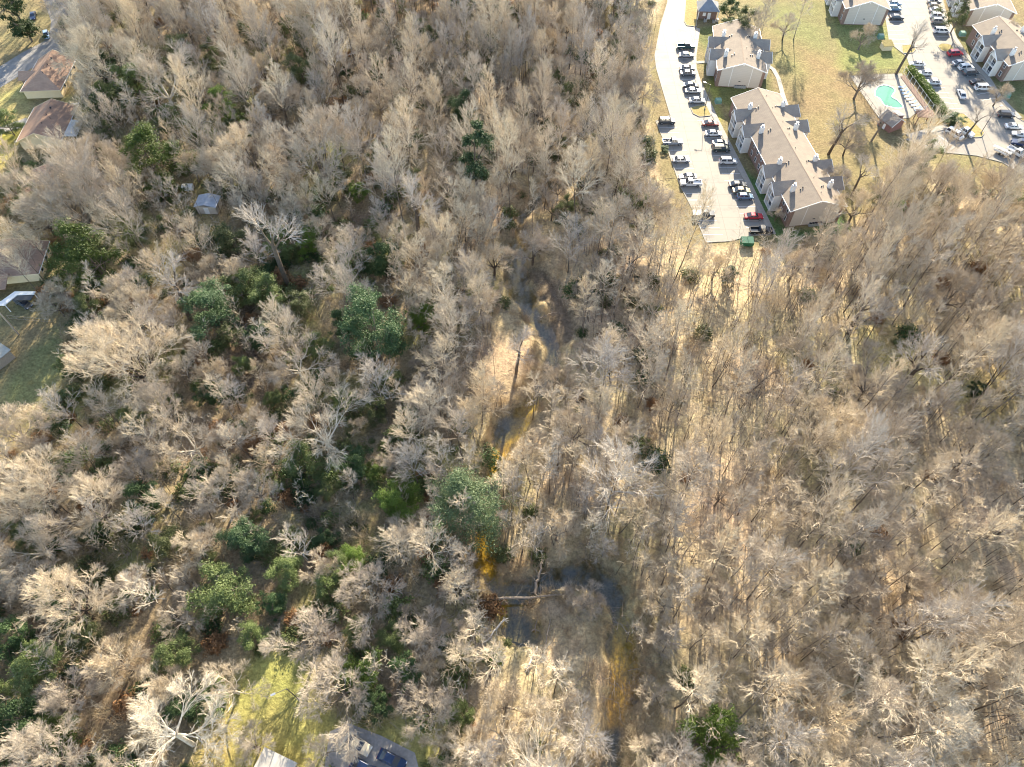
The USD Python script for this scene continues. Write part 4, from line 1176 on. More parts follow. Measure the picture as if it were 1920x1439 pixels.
def sapling(seed, H=9.0, n=3):
    rng = np.random.default_rng(seed)
    T, C = Segs(), Segs()
    for _ in range(n):
        b = np.array([rng.normal(0, 1.5), rng.normal(0, 1.5), -.3]) if n > 1 else np.array([0, 0, -.3])
        h = H * rng.uniform(.7, 1.15)
        ln = limb(rng, T, b, unit(np.array([rng.normal(0, .06), rng.normal(0, .06), 1])), h, rng.uniform(.05, .085), 6, .04, .05, .2)
        for q, e, r in ln[2:]:
            for _ in range(3):
                sd = turn(rng, e, 30, 62); l = h * rng.uniform(.08, .16)
                sn = limb(rng, C, q, sd, l, .018, 2, .12, .08, .6)
                for q2, e2, r2 in sn:
                    twigs(rng, C, q2, e2, .55, 1)
        twigs(rng, C, ln[-1][0], ln[-1][1], .7, 3)
    return T, C


def brush(seed, H=2.4, R=1.5, n=42):
    rng = np.random.default_rng(seed)
    C = Segs()
    for _ in range(n):
        p = np.array([rng.normal(0, R * .5), rng.normal(0, R * .5), -.1]); d = unit(np.array([rng.normal(0, .45), rng.normal(0, .45), 1]))
        ln = limb(rng, C, p, d, H * rng.uniform(.5, 1.1), .02, 3, .16, .0, .5)
        for q, e, r in ln:
            for _ in range(2):
                s = turn(rng, e, 25, 60)
                C.add(q, q + s * H * rng.uniform(.15, .35), .012, .007)
    return C


def leaves(P, N, size, rng, aspect=.55):
    """Small pointed leaves (two triangles folded along the midrib) at points P facing about N."""
    n = len(P)
    N = N + rng.normal(0, .55, (n, 3)); N /= np.linalg.norm(N, axis=1, keepdims=True)
    A = np.cross(N, rng.normal(0, 1, (n, 3))); A /= np.linalg.norm(A, axis=1, keepdims=True); B = np.cross(N, A)
    s = size * rng.uniform(.6, 1.3, (n, 1))
    V = np.stack([P - A * s, P + B * s * aspect + N * s * .15, P + A * s, P - B * s * aspect + N * s * .15], 1).reshape(-1, 3)
    k = np.arange(n)[:, None] * 4
    return V, np.vstack([k + [0, 1, 2], k + [0, 2, 3]])


def green_tree(seed, H=10.0, rx=4.0, lobes=26, per=330, size=.24, low=.18, cone=0.0):
    """Evergreen: trunk with limbs to ragged tufts of leaves, with gaps between them."""
    rng = np.random.default_rng(seed)
    T = Segs(); V, F, n = [], [], 0
    limb(rng, T, np.array([0, 0, -.3]), np.array([0, 0, 1.0]), H * .9, .018 * H + .04, 6, .03, .05, .25)
    mains = []
    for i in range(7):
        t = low + (1 - low) * (i + .5) / 7
        prof = math.sin(math.pi * min(1, (t - low) / (1 - low) * .82 + .16)) ** .75
        prof = prof * (1 - cone) + (1.05 - t) * cone
        rr = rx * prof * rng.uniform(.3, .8); az = i * 2.4 + rng.normal(0, .5)
        mains.append((np.array([rr * math.cos(az), rr * math.sin(az), t * H]), rx * prof * rng.uniform(.35, .6)))
        T.add(np.array([0, 0, max(.3, t * H - rr * .8)]), mains[-1][0], .11, .05)
    for i in range(lobes):
        mc_, mr_ = mains[i % 7]
        c = mc_ + rng.normal(0, .52, 3) * mr_ * [1, 1, .8]; t = c[2] / H; rr = np.hypot(c[0], c[1])
        c[2] = max(c[2], .4)
        T.add(mc_, c, .05, .02)
        lr = rx * rng.uniform(.12, .34) * (1 - .25 * cone) * (30 / max(lobes, 30)) ** .22
        m = int(per * (lr / rx / .3) ** 1.6 * rng.uniform(.7, 1.2)) + 30
        u = rng.normal(0, 1, (m, 3)); u /= np.linalg.norm(u, axis=1, keepdims=True)
        u[:, 2] = np.where(u[:, 2] < -.35, -u[:, 2], u[:, 2])
        ray = 1 + .45 * np.sin(u[:, :1] * 7 + i) * np.sin(u[:, 1:2] * 6 + 2 * i)
        P = c + u * lr * ray * (rng.uniform(.25, 1.25, (m, 1)) ** .7) * [1, 1, .7]
        v, f = leaves(P, u * .6 + [0, 0, .6], size, rng)
        V.append(v); F.append(f + n); n += len(v)
    return T, (np.vstack(V), np.vstack(F))


def make_class(name, T, crown, mt, mc, crown_name="crown"):
    c = klass(name)
    usdkit.mesh(stage, f"{c.GetPath()}/trunk", T.mesh(6), M[mt])
    usdkit.mesh(stage, f"{c.GetPath()}/{crown_name}", crown.mesh(3) if isinstance(crown, Segs) else crown, M[mc])
    return c


TREES = {}
for i, (H, cr, b, nl) in enumerate([(19, 4.4, .40, 19), (21, 5.0, .46, 20), (17, 4.6, .34, 20), (22, 4.0, .5, 17), (16, 5.2, .36, 18), (20, 3.6, .38, 20)]):
    TREES[f"forest{i}"] = (make_class(f"forest_tree_{'abcdef'[i]}", *forest_tree(10 + i, H, cr, b, nl), "trunk", "twig"), H, cr)
TREES["grey0"] = (make_class("grey_tree", *forest_tree(31, 17, 5.0, .33, 20), "trunk", "grey"), 17, 5.0)
for i, (H, cr, nl, dp) in enumerate([(14, 7, 6, 4), (15, 8, 7, 4), (12, 5.5, 5, 4), (13, 6.2, 4, 4)]):
    TREES[f"spread{i}"] = (make_class(f"spreading_tree_{'abcd'[i]}", *spread_tree(50 + i, H, cr, nl, dp), "trunk", "twig"), H * 1.05, cr)
TREES["pale0"] = (make_class("pale_tree_a", *spread_tree(71, 18, 7.5, 5, 4, fork=.42, r0=.4), "pale", "pale"), 18, 7.5)
TREES["pale1"] = (make_class("pale_tree_b", *spread_tree(74, 14, 7.0, 5, 4, fork=.28), "pale", "twig"), 14.5, 7)
TREES["bare"] = (make_class("open_tree", *spread_tree(79, 15, 4.2, 2, 3, fork=.4, dens=1, r0=.3), "trunk", "grey"), 15, 4)
GREENS = {"magnolia": ("magnolia_tree", dict(H=12, rx=4.6, lobes=62, per=430, size=.135, low=.14), "magnolia"),
          "privet": ("privet_tree", dict(H=7, rx=3.6, lobes=52, per=400, size=.11, low=.2), "privet"),
          "cedar": ("cedar_tree", dict(H=9, rx=4.0, lobes=60, per=420, size=.105, low=.1, cone=.35), "cedar"),
          "bright": ("bright_tree", dict(H=9, rx=3.6, lobes=56, per=430, size=.115, low=.12), "bright"),
          "deep": ("dark_green_tree", dict(H=7, rx=3.0, lobes=44, per=360, size=.115, low=.1), "deep"),
          "olive": ("olive_tree", dict(H=8, rx=3.4, lobes=50, per=300, size=.105, low=.2), "olive"),
          "bigmagnolia": ("great_magnolia", dict(H=17, rx=8.5, lobes=190, per=380, size=.15, low=.12), "silver"),
          "tallmagnolia": ("tall_magnolia", dict(H=17, rx=6.5, lobes=150, per=300, size=.17, low=.1), "magnolia"),
          "ivy": ("ivy_tree", dict(H=17, rx=3.4, lobes=60, per=260, size=.16, low=.42), "magnolia")}
for i, (k, (nm, kw, ml)) in enumerate(GREENS.items()):
    TREES[k] = (make_class(nm, *green_tree(90 + i, **kw), "trunk", ml), kw["H"], kw["rx"])

rng = np.random.default_rng(2024)


def put_tree(kind, xy, rot, s, name, label, group=None, sz=None):
    z = float(height(np.array([xy[0]]), np.array([xy[1]]))[0])
    return copy_of(TREES[kind][0], name, (xy[0], xy[1], z), rot, (s, s, sz or s), label=label, category="tree", group=group)


placed = []                              # x, y, crown radius of what already stands


def by_crown(kind, cx, cy, rpx, frac=.68):
    """Where a tree stands whose crown the photograph shows centred at (cx, cy) with radius rpx."""
    _, H, cr = TREES[kind]
    s = 1.0
    for _ in range(4):
        xy = G(cx, cy, frac * H * s)
        s = float(np.clip(rpx / proj(xy[0], xy[1], frac * H * s)[2] / cr, .4, 2.2))
    return xy, s


HERO = [  # kind, crown x, crown y, crown radius in pixels, label
    ("spread1", 225, 655, 105, "very wide pinkish bare tree right of the striped left lawn"),
    ("pale1", 345, 812, 66, "rounded whitish bare tree standing in the dark thicket at left"),
    ("spread0", 417, 912, 60, "tan bare tree below the whitish rounded one in the left thicket"),
    ("pale1", 548, 665, 58, "bare tree with one stout pale leaning limb left of the big magnolia"),
    ("pale1", 598, 795, 78, "bare tree with long white side limbs above the pale green bush"),
    ("spread1", 55, 905, 85, "dense bright bare tree at the left edge, upper of the big pair"),
    ("spread0", 160, 935, 75, "bright bare tree overlapping the big one at the left edge"),
    ("spread2", 12, 795, 62, "bare tree on the left edge below the green striped grass"),
    ("bare", 300, 500, 62, "open bare tree with a stout forked trunk on the straw clearing"),
    ("pale1", 45, 1010, 75, "pale branched tree on the left edge below the bright dense pair"),
    ("spread1", 120, 1125, 86, "wide bare tree with long pale limbs at lower left"),
    ("spread2", 232, 1093, 44, "small tan bare tree beside the pale green flat topped bush"),
    ("pale1", 335, 1153, 44, "twisted pale bare tree left of the pale green flat topped bush"),
    ("spread2", 360, 1015, 50, "bare tree above the dark green bush in the lower left thicket"),
    ("spread0", 577, 1190, 62, "fan shaped whitish bare tree above the yellow green lawn"),
    ("spread2", 290, 1285, 55, "bare tree in front of the lime green bush at lower left"),
    ("pale0", 300, 1370, 105, "large white limbed tree left of the bottom lawn"),
    ("pale1", 425, 1285, 52, "white branched small tree leaning over the lawn's left edge"),
    ("spread1", 70, 1420, 85, "cream twigged bare tree in the bottom left corner"),
    ("spread2", 112, 1300, 55, "grey brown bare tree with a slanting trunk at lower left"),
    ("spread2", 213, 1238, 54, "tan bare tree left of the lime green bush"),
    ("spread2", 600, 1055, 40, "small pale bare tree beside the dark gully"),
    ("spread0", 628, 1288, 82, "radiating pale bare tree at the right side of the lawn"),
    ("spread2", 600, 1408, 40, "fluffy cream bare tree beside the cream car"),
    ("spread0", 690, 1100, 66, "fluffy light tan bare tree left of the creek's golden bend"),
    ("spread2", 800, 1243, 34, "small white radiating bare tree left of the sandy bar"),
    ("spread2", 948, 1318, 50, "tan bare tree below the sandy creek bar"),
    ("spread2", 1068, 1338, 52, "tan bare tree below the sandy bar and left of the golden water"),
    ("spread2", 1100, 1118, 42, "bare tree standing inside the creek's loop"),
    ("spread2", 993, 1392, 55, "bare tree at the bottom centre edge"),
    ("spread2", 873, 1405, 50, "bare tree at the bottom edge right of the navy cars"),
    ("spread2", 773, 990, 50, "bushy tan bare tree left of the pale green magnolia"),
    ("forest2", 1443, 1073, 62, "bare tree with pale limbs in the dense right woods"),
    ("spread0", 1613, 1110, 66, "white twigged spreading tree in the right woods"),
    ("pale1", 1447, 1245, 66, "tree with a bright white forked limb above the round green cedar"),
    ("pale0", 1625, 1275, 84, "white barked tree with a long slanting limb at lower right"),
    ("pale0", 1752, 1310, 105, "largest white barked tree with long diagonal limbs at lower right"),
    ("pale1", 1530, 1315, 58, "white branched bare tree right of the round green cedar"),
    ("pale0", 1785, 1428, 95, "white limbed tree cut by the bottom edge at lower right"),
    ("spread2", 1732, 1087, 58, "bare tree above the white limbed giants at right"),
    ("spread2", 1815, 1135, 62, "tan bare tree near the right edge beside deep shade"),
    ("spread2", 1898, 1195, 62, "bare tree touching the right edge at lower right"),
    ("spread1", 1580, 797, 88, "broad whitish bare tree in the middle of the right woods"),
    ("pale1", 1530, 655, 68, "pale bare tree with slanting limbs below the straw lot edge"),
    ("forest2", 1302, 885, 64, "pale bare tree at the left side of the right woods"),
    ("bare", 1757, 640, 66, "tall open tree with a dark bent trunk in the right woods"),
    ("bare", 1640, 545, 52, "dark leaning trunk tree below the grey gable"),
    ("spread2", 1797, 530, 52, "pale bare tree among dark thicket at right"),
    ("spread2", 1765, 740, 36, "small silver twigged tree beside the mossy clearing"),
    ("spread0", 1848, 835, 74, "wide grey bare tree near the right edge"),
    ("spread0", 1648, 700, 64, "lilac grey bare tree in the right woods"),
    ("grey0", 1153, 900, 74, "rounded lilac grey tree right of the golden creek bend"),
    ("spread0", 1077, 795, 60, "wide pale bare tree right of the blue creek reach"),
    ("bare", 968, 630, 46, "open round crowned tree on the sunny bank inside the upper bend"),
    ("spread2", 787, 742, 48, "rounded tan tree on the left creek bank"),
    ("grey0", 710, 718, 46, "blue grey twigged tree below the big magnolia"),
    ("spread0", 460, 265, 80, "broad silvery tree above the blue grey shed"),
    ("spread1", 590, 270, 90, "broad dense silvery tree in the upper left woods"),
    ("spread1", 120, 345, 100, "wide spreading tree hiding the pinkish roofed house"),
    ("bare", 490, 400, 80, "leaning tree with a stout dark trunk in the left woods"),
    ("pale1", 290, 120, 74, "white limbed tree behind the hipped roof house"),
    ("spread0", 180, 75, 84, "pale fine twigged tree beside the hipped roof house"),
    ("bare", 770, 345, 66, "tree with a crooked grey trunk left of the ivy tree"),
    ("spread0", 1205, 370, 70, "dense tan tree at the straw verge of the near lot"),
    ("spread2", 1190, 150, 55, "tan bare tree beside the near drive"),
    ("spread2", 1460, 395, 17, "orange tan bare shrub tree at the corner of the long block"),
    ("spread2", 1882, 166, 24, "orange tan bare shrub tree beside the white minivan"),
    ("spread2", 1625, 55, 26, "pink budding tree on the shaded lawn"),
    ("bare", 1592, 200, 42, "tall dark forked tree behind the long block"),
    ("bare", 1725, 45, 40, "tall forked bare tree on the small island beside the lot"),
    ("bare", 1846, 195, 30, "bare tree on the grass island with the second lamp post"),
    ("bare", 1665, 200, 30, "bare tree beside the pool house"),
    ("spread2", 1625, 130, 40, "grey bare tree above the pool deck"),
    ("spread2", 1690, 330, 46, "grey bare tree below the pool lawn"),
    ("spread2", 1780, 330, 46, "tan bare tree below the far lot"),
    ("spread2", 1868, 340, 42, "grey tan bare tree below the ladder trailer"),
    ("spread2", 1345, 495, 30, "thin bare tree below the near lot's straw end"),
    ("spread2", 1500, 480, 44, "pale bare tree below the grey gable wall"),
    ("spread3", 825, 1395, 42, "bare tree right of the gravel drive at the bottom edge"),
    ("spread2", 470, 1395, 40, "cream twigged bare tree left of the pale bottom roof"),
    ("spread3", 1042, 692, 34, "small bare tree between the two visible upper creek reaches"),
    ("forest4", 1008, 712, 26, "bare tree leaning over the hidden creek above the golden bend"),
    ("spread3", 955, 885, 36, "bare tree over the creek right of the silvery green magnolia"),
    ("spread2", 900, 560, 42, "bare tree left of the blue creek reach"),
    ("spread3", 925, 470, 46, "bare tree above left of the blue creek reach"),
    ("spread2", 1000, 445, 42, "bare tree above the blue creek reach"),
    ("spread3", 1110, 655, 44, "bare tree right of the deep creek pool"),
    ("spread3", 862, 1085, 44, "brushy bare tree left of the golden creek sliver"),
    ("spread2", 880, 1180, 42, "bare tree left of the long log in the creek"),
    ("spread2", 1240, 1185, 44, "bare tree right of the golden lower reach"),
    ("spread3", 1235, 1300, 44, "bare tree on the bank below the golden lower reach"),
    ("spread0", 62, 385, 58, "pale bare tree hiding the roof above the yellow green cedar"),
    ("spread3", 102, 536, 40, "cream twigged tree over the white roofed carport"),
    ("spread3", 20, 335, 55, "bare tree on the left edge below the yellow lawn"),
    ("spread3", 170, 262, 40, "bare tree right of the gabled house's patio"),
    ("forest2", 1442, 20, 26, "bare tree in the thicket behind the short block"),
    ("forest4", 1415, 38, 24, "grey bare tree close behind the short block's roof"),
    ("spread3", 1480, 35, 28, "bare tree shading the lawn beyond the short block"),
    ("forest1", 1510, 8, 24, "tall bare tree at the top edge above the big lawn"),
    ("spread3", 1600, 250, 34, "bare tree on the straw slope below the pool fence"),
    ("spread3", 1575, 320, 36, "bare tree beside the long block's far corner"),
    ("bare", 1630, 300, 34, "thin bare tree between the long block and the pool house"),
    ("forest4", 1690, 300, 36, "bare tree below the pool house"),
    ("spread3", 1615, 370, 48, "bare tree right of the long block's grey gable"),
    ("spread3", 1900, 45, 24, "bare tree between the two far corner blocks"),
]
used_species = {}
for kind, cx, cy, rp, label in HERO:
    xy, s = by_crown(kind, cx, cy, rp)
    put_tree(kind, xy, rng.uniform(0, 360), s, "bare_tree", label)
    placed.append((xy[0], xy[1], TREES[kind][2] * s, .45))

GREEN_HERO = [
    ("tallmagnolia", 698, 612, 54, 1.1, "largest dark green magnolia with a sunlit top left of the creek"),
    ("bigmagnolia", 866, 930, 80, .8, "broad silvery green magnolia leaning over the creek"),
    ("ivy", 893, 300, 33, 1.0, "tall ivy clad tree with a dark bare lower trunk"),
    ("bright", 1346, 1370, 47, 1.0, "round bright green cedar at the bottom right"),
    ("privet", 415, 1108, 52, .8, "flat topped pale green bush at lower left"),
    ("privet", 318, 1228, 34, .9, "lime green bush behind a white branched tree at lower left"),
    ("magnolia", 457, 1010, 36, .9, "dark green glossy bush right of the small pale bare tree"),
    ("cedar", 270, 280, 58, .9, "broad yellow olive cedar below the two brown roofed houses"),
    ("cedar", 158, 462, 56, .9, "yellow green cedar beside the left edge house"),
    ("privet", 566, 860, 32, 1.0, "lime green bush at the foot of the white limbed tree"),
    ("deep", 665, 868, 28, .9, "dark green bush left of the golden creek bend"),
    ("bright", 738, 930, 36, .8, "mid green bush touching the silvery green magnolia"),
    ("bright", 792, 597, 26, 1.0, "small yellow green tree right of the largest magnolia"),
    ("deep", 718, 480, 30, 1.0, "dark green tree above the largest magnolia"),
    ("bright", 581, 453, 20, 1.0, "small bright green bush right of the leaning dark trunk"),
    ("magnolia", 385, 562, 48, .7, "dark green thicket tree right of the forked trunk clearing"),
    ("privet", 455, 525, 34, .9, "olive green bush in the left thicket"),
    ("privet", 500, 540, 32, .9, "grey green bush right of the olive green bush"),
    ("bright", 664, 1050, 25, 1.0, "round mid green bush above the fluffy tan tree"),
    ("privet", 612, 1092, 26, 1.0, "lime bush above the fan shaped whitish tree"),
    ("bright", 680, 1262, 34, .9, "mid green bush right of the radiating pale tree"),
    ("privet", 250, 150, 40, .9, "olive privet bush right of the hipped roof house"),
    ("privet", 205, 180, 34, .9, "green bush behind the shaded yard at upper left"),
    ("deep", 190, 190, 24, .9, "dark green bush beside the picnic table yard"),
    ("bright", 415, 190, 26, .9, "green bush in the upper left woods"),
    ("deep", 30, 25, 45, 1.2, "dark tree in the top left corner beside the street"),
    ("privet", 8, 225, 24, .9, "pale green bush on the left edge beside the driveway"),
    ("olive", 1803, 22, 24, 1.5, "olive green pine beside the far corner block"),
    ("deep", 20, 1192, 34, .9, "dark green bush on the left edge at lower left"),
    ("privet", 55, 1250, 42, .8, "grey green bush near the left edge at lower left"),
    ("deep", 340, 1322, 32, .8, "dark green bush between white limbed trees"),
    ("cedar", 90, 1365, 38, .8, "yellow olive bush above the bottom left corner"),
    ("deep", 30, 1345, 40, .9, "deep green thicket bush in the bottom left corner"),
    ("deep", 760, 1250, 28, .9, "blue green bush left of the small white radiating tree"),
    ("privet", 858, 1345, 26, .9, "pale green bush near the bottom edge left of the creek bar"),
    ("deep", 262, 930, 36, .8, "dark green thicket right of the bright left edge trees"),
    ("deep", 200, 130, 26, 1.0, "dark green shrub behind the hipped roof house"),
    ("olive", 1320, 18, 0, 1.0, "") if False else ("olive", 1400, 45, 24, 1.0, "olive green shrub tree behind the short block"),
    ("deep", 1370, 22, 20, 1.0, "dark conifer behind the brick kiosk"),
    ("deep", 1370, 512, 16, .8, "round clipped evergreen below the dumpster"),
    ("deep", 430, 1100, 22, .6, "dark bush shading the flat topped pale bush") if False else ("deep", 510, 1130, 24, .8, "dark bush between the pale bush and the gully"),
    ("deep", 640, 600, 24, .9, "deep green bush on the left flank of the largest magnolia"),
    ("magnolia", 870, 215, 26, 1.2, "small glossy tree behind the ivy clad tree"),
    ("olive", 640, 330, 24, .8, "olive bush in the upper left woods"),
    ("deep", 1835, 730, 14, .9, "small dark conifer beside the mossy clearing"),
    ("olive", 100, 30, 0, 1, "") if False else ("olive", 340, 95, 30, .9, "olive evergreen in the upper left woods"),
    ("deep", 605, 1000, 22, .7, "dark bush beside the shaded gully"),
    ("deep", 705, 1310, 26, .7, "deep green bush above the gravel drive"),
    ("deep", 480, 620, 26, .7, "dark evergreen in the left thicket above the gully"),
    ("deep", 390, 730, 24, .7, "dark evergreen beside the head of the gully"),
    ("olive", 560, 560, 26, .7, "olive evergreen left of the largest magnolia"),
    ("privet", 520, 450, 26, .8, "olive bush left of the small bright green bush"),
    ("olive", 430, 440, 30, .8, "olive evergreen below the blue grey shed"),
    ("privet", 640, 745, 22, .8, "pale green bush below left of the largest magnolia"),
    ("bright", 700, 882, 20, .8, "small green bush between dark bush and silvery magnolia"),
    ("olive", 300, 1010, 30, .7, "olive thicket bush left of the small pale bare tree"),
    ("privet", 470, 1185, 26, .7, "pale bush below the flat topped pale green bush"),
    ("olive", 150, 1190, 32, .7, "olive bush below the long limbed tree"),
    ("deep", 85, 1110, 30, .7, "dark bush under the left edge trees at lower left"),
    ("privet", 592, 640, 26, .8, "pale green bush left of the deep green flank bush"),
    ("olive", 705, 762, 24, .8, "olive bush on the slope below the largest magnolia"),
    ("olive", 545, 1010, 26, .7, "olive bush left of the shaded gully"),
    ("privet", 735, 1195, 26, .7, "pale green bush below the fluffy tan tree"),
    ("olive", 660, 1180, 24, .7, "olive bush right of the fan shaped whitish tree"),
    ("privet", 310, 215, 30, .8, "pale olive bush in the upper left woods above the olive cedar"),
    ("olive", 560, 120, 30, .8, "olive evergreen in the upper woods' dark gap"),
    ("bright", 670, 355, 18, .8, "yellow green bush left of the crooked grey trunk"),
    ("deep", 175, 1000, 24, .7, "dark evergreen below the bright left edge trees"),
]
SHOWN = []
for kind, cx, cy, rp, sh, label in GREEN_HERO:
    xy, s = by_crown(kind, cx, cy, rp * 1.22, .6)
    put_tree(kind, xy, rng.uniform(0, 360), s, "evergreen_tree", label, sz=s * sh)
    placed.append((xy[0], xy[1], TREES[kind][2] * s, .85))
    SHOWN.append((cx, cy, rp, xy[1]))

# hedge along the pool fence
hp = np.array(GP([(1705, 134), (1722, 152), (1740, 176), (1755, 196), (1768, 214)]))
t = data(UsdGeom.Xform.Define(stage, path_of("hedge")).GetPrim(), label="clipped green hedge between the pool fence and the far lot", category="hedge")
Vs, Fs, n0 = [], [], 0
dists = np.linalg.norm(np.diff(hp, axis=0), axis=1); cum = np.concatenate([[0], np.cumsum(dists)])
for d in np.arange(0, cum[-1], .9):
    c = np.array([np.interp(d, cum, hp[:, 0]), np.interp(d, cum, hp[:, 1]), .8])
    u = rng.normal(0, 1, (260, 3)); u /= np.linalg.norm(u, axis=1, keepdims=True)
    v, f = leaves(c + u * [1.5, 1.5, 1.1] * rng.uniform(.6, 1.05, (260, 1)), u + [0, 0, .4], .2, rng)
    Vs.append(v); Fs.append(f + n0); n0 += len(v)
obj("foliage", (np.vstack(Vs), np.vstack(Fs)), M["bright"], t)
S = Segs()
for d in np.arange(0, cum[-1], 1.2):
    c = np.array([np.interp(d, cum, hp[:, 0]), np.interp(d, cum, hp[:, 1]), 0]); S.add(c, c + [0, 0, 1], .05, .03)
obj("stem", S.mesh(4), M["trunk"], t)
for px, py, k, label in ((1781, 232, 3.4, "large round dark green shrub at the end of the pool hedge"), (1411, 262, 1.9, "rounded dark shrub in front of the long block's porches"), (1246, 283, 1.6, "dark shrub on the straw verge beside the loaded pickup")):
    x, y = G(px, py)
    copy_of(TREES["deep"][0], "shrub", (x, y, -.4), 30 * k, (k / 3.0, k / 3.0, k / 6.5), label=label, category="shrub")

# ------------------------------------------------------------------ woodland fill
KEEP = [  # parts of the picture where the photograph shows open ground, water, houses or paving between the trees
    [(1228, -80), (1222, 110), (1226, 220), (1246, 330), (1282, 425), (1305, 456), (1420, 458), (1465, 447), (1590, 425), (1600, 380), (1545, 300), (1570, 250), (1700, 258), (1745, 280), (1880, 290), (1930, 310), (2000, 320), (2000, -80)],
    [(952, 495), (985, 495), (1074, 595), (1076, 645), (1045, 655), (1020, 640), (965, 560)],
    [(990, 742), (1008, 748), (985, 800), (940, 850), (918, 855), (925, 815)],
    [(880, 1005), (915, 1010), (935, 1085), (918, 1090)],
    [(925, 1100), (945, 1075), (1050, 1062), (1060, 1115), (1030, 1180), (960, 1185), (930, 1150)],
    [(1062, 1050), (1140, 1050), (1182, 1120), (1198, 1250), (1168, 1330), (1142, 1300), (1150, 1150), (1080, 1100)],
    [(1020, 1190), (1110, 1185), (1105, 1245), (1030, 1250)],
    [(460, 1235), (520, 1215), (570, 1225), (585, 1310), (600, 1350), (560, 1470), (470, 1470), (390, 1390), (420, 1310)],
    [(640, 1368), (690, 1368), (775, 1415), (780, 1480), (650, 1480)],
    [(-60, 20), (60, -20), (90, -20), (90, 95), (130, 100), (140, 260), (50, 290), (-60, 300)],
    [(-60, 570), (55, 570), (95, 605), (105, 650), (90, 700), (30, 740), (-60, 730)],
    [(365, 355), (415, 360), (412, 395), (365, 395)],
    [(920, 610), (960, 585), (990, 625), (985, 680), (935, 690)],
]
KEEP = [sg.Polygon(k) for k in KEEP]
for k in KEEP:
    shapely.prepare(k)
GKEEP = [DEV, YARD.difference(sg.Polygon(GP([(-200, 300), (60, 300), (160, 250), (160, 560), (78, 560), (78, 440), (-200, 440)])))]


def allowed(X, Y, Hc, R, slack):
    """Which trees leave the open places open: neither their foot nor most of their crown lies over one."""
    px, py, s = proj(X, Y, np.full(len(X), .65) * Hc)
    bx, by, _ = proj(X, Y, 0 * X)
    ok = np.ones(len(X), bool)
    for k in KEEP:
        ok &= ~shapely.contains(k, shapely.points(bx, by))
        near = slack * ((1.9 if k.centroid.y < 620 or k.centroid.y > 1300 or k.centroid.x > 1100 else 1.25) if k.centroid.y > 1300 or 800 < k.centroid.x < 1200 and k.centroid.y > 480 else 1.0)
        ok &= ~((shapely.distance(k, shapely.points(px, py)) < R * s * near))
    for g in GKEEP:
        ok &= ~shapely.contains(g, shapely.points(X, Y))
    ok &= line_dist(X, Y, CREEK) > .3
    return ok


def scatter(n, spacing, seed):
    """Points spread over the part of the ground that the picture covers, at least spacing apart."""
    from scipy.spatial import cKDTree
    r = np.random.default_rng(seed)
    P = np.stack([r.uniform(-215, 215, n), r.uniform(2, 268, n)], 1)
    px, py, _ = proj(P[:, 0], P[:, 1], np.zeros(n))
    P = P[(px > -130) & (px < 2050) & (py > -60) & (py < 1620)]
    order, keep = np.arange(len(P)), []
    tree = cKDTree(P); dead = np.zeros(len(P), bool)
    for i in order:
        if not dead[i]:
            keep.append(i)
            dead[tree.query_ball_point(P[i], spacing)] = True
    return P[keep]


def region(px, py):
    left = px < 640 + .18 * py
    return np.where(py < 430, 0, np.where(left, 1, np.where(px < 1230, 2, 3)))


P = scatter(18000, 4.1, 5)
R_ = rng.uniform(2.4, 4.2, len(P))
px, py, ps = proj(P[:, 0], P[:, 1], np.zeros(len(P)))
reg = region(px, py)
kinds = []
for i in range(len(P)):
    a = rng.random()
    if reg[i] == 0:
        kinds.append(["forest0", "forest1", "forest2", "grey0", "spread2", "forest3", "forest4", "spread3", "spread0", "forest1", "olive"][min(10, int(a * 11))])
    elif reg[i] == 1:
        kinds.append(["spread2", "forest2", "grey0", "spread3", "spread0", "forest4", "spread1", "forest1", "olive", "privet", "forest3"][min(10, int(a * 11))])
    else:
        kinds.append(["forest0", "forest1", "forest2", "forest3", "forest4", "forest5", "forest3", "forest5", "spread3", "grey0", "pale1"][min(10, int(a * 11))])
kinds = np.array(kinds)
Hs = np.array([TREES[k][1] for k in kinds]); Rs = np.array([TREES[k][2] for k in kinds])
sc = np.clip(rng.normal(.88, .22, len(P)), .42, 1.4)
sc = np.where(reg == 1, sc * .8, sc)
sc = np.where(np.char.startswith(kinds, "spread") | np.char.startswith(kinds, "pale"), sc * .8, sc)
ok = allowed(P[:, 0], P[:, 1], Hs * sc, Rs * sc, .55)
cx0, cy0, cs0 = proj(P[:, 0], P[:, 1], .65 * Hs * sc)
for gx_, gy_, gr_, gY in SHOWN:          # trees that stand before an evergreen leave it in sight
    ok &= ~((P[:, 1] < gY) & (np.hypot(cx0 - gx_, cy0 - gy_) < gr_ * .8 + Rs * sc * cs0 * .72))
for gc in GOLDC:                        # gaps towards the sun let light down to the creek's shallows
    dv = P - gc; al = dv @ (sun_dir[:2] / np.linalg.norm(sun_dir[:2])); la = abs(dv[:, 0] * sun_dir[1] - dv[:, 1] * sun_dir[0]) / np.linalg.norm(sun_dir[:2])
    ok &= ~((al > -1) & (al < 42) & (la < 4.5) & (rng.random(len(P)) < .85))
strip = sg.Polygon(GP([(1090, 560), (1290, 570), (1430, 640), (1480, 800), (1370, 1100), (1260, 1400), (1200, 1400), (1190, 1000), (1090, 800)]))
instrip = shapely.contains(strip, shapely.points(P[:, 0], P[:, 1]))
ok &= ~(instrip & (rng.random(len(P)) < .55))
ok &= ~((reg == 3) & ~instrip & (rng.random(len(P)) < .05))
pl = np.array([(a, b, c * d) for a, b, c, d in placed])
dd = np.linalg.norm(P[:, None] - pl[None, :, :2], axis=2) - pl[None, :, 2]
ok &= dd.min(1) > 0
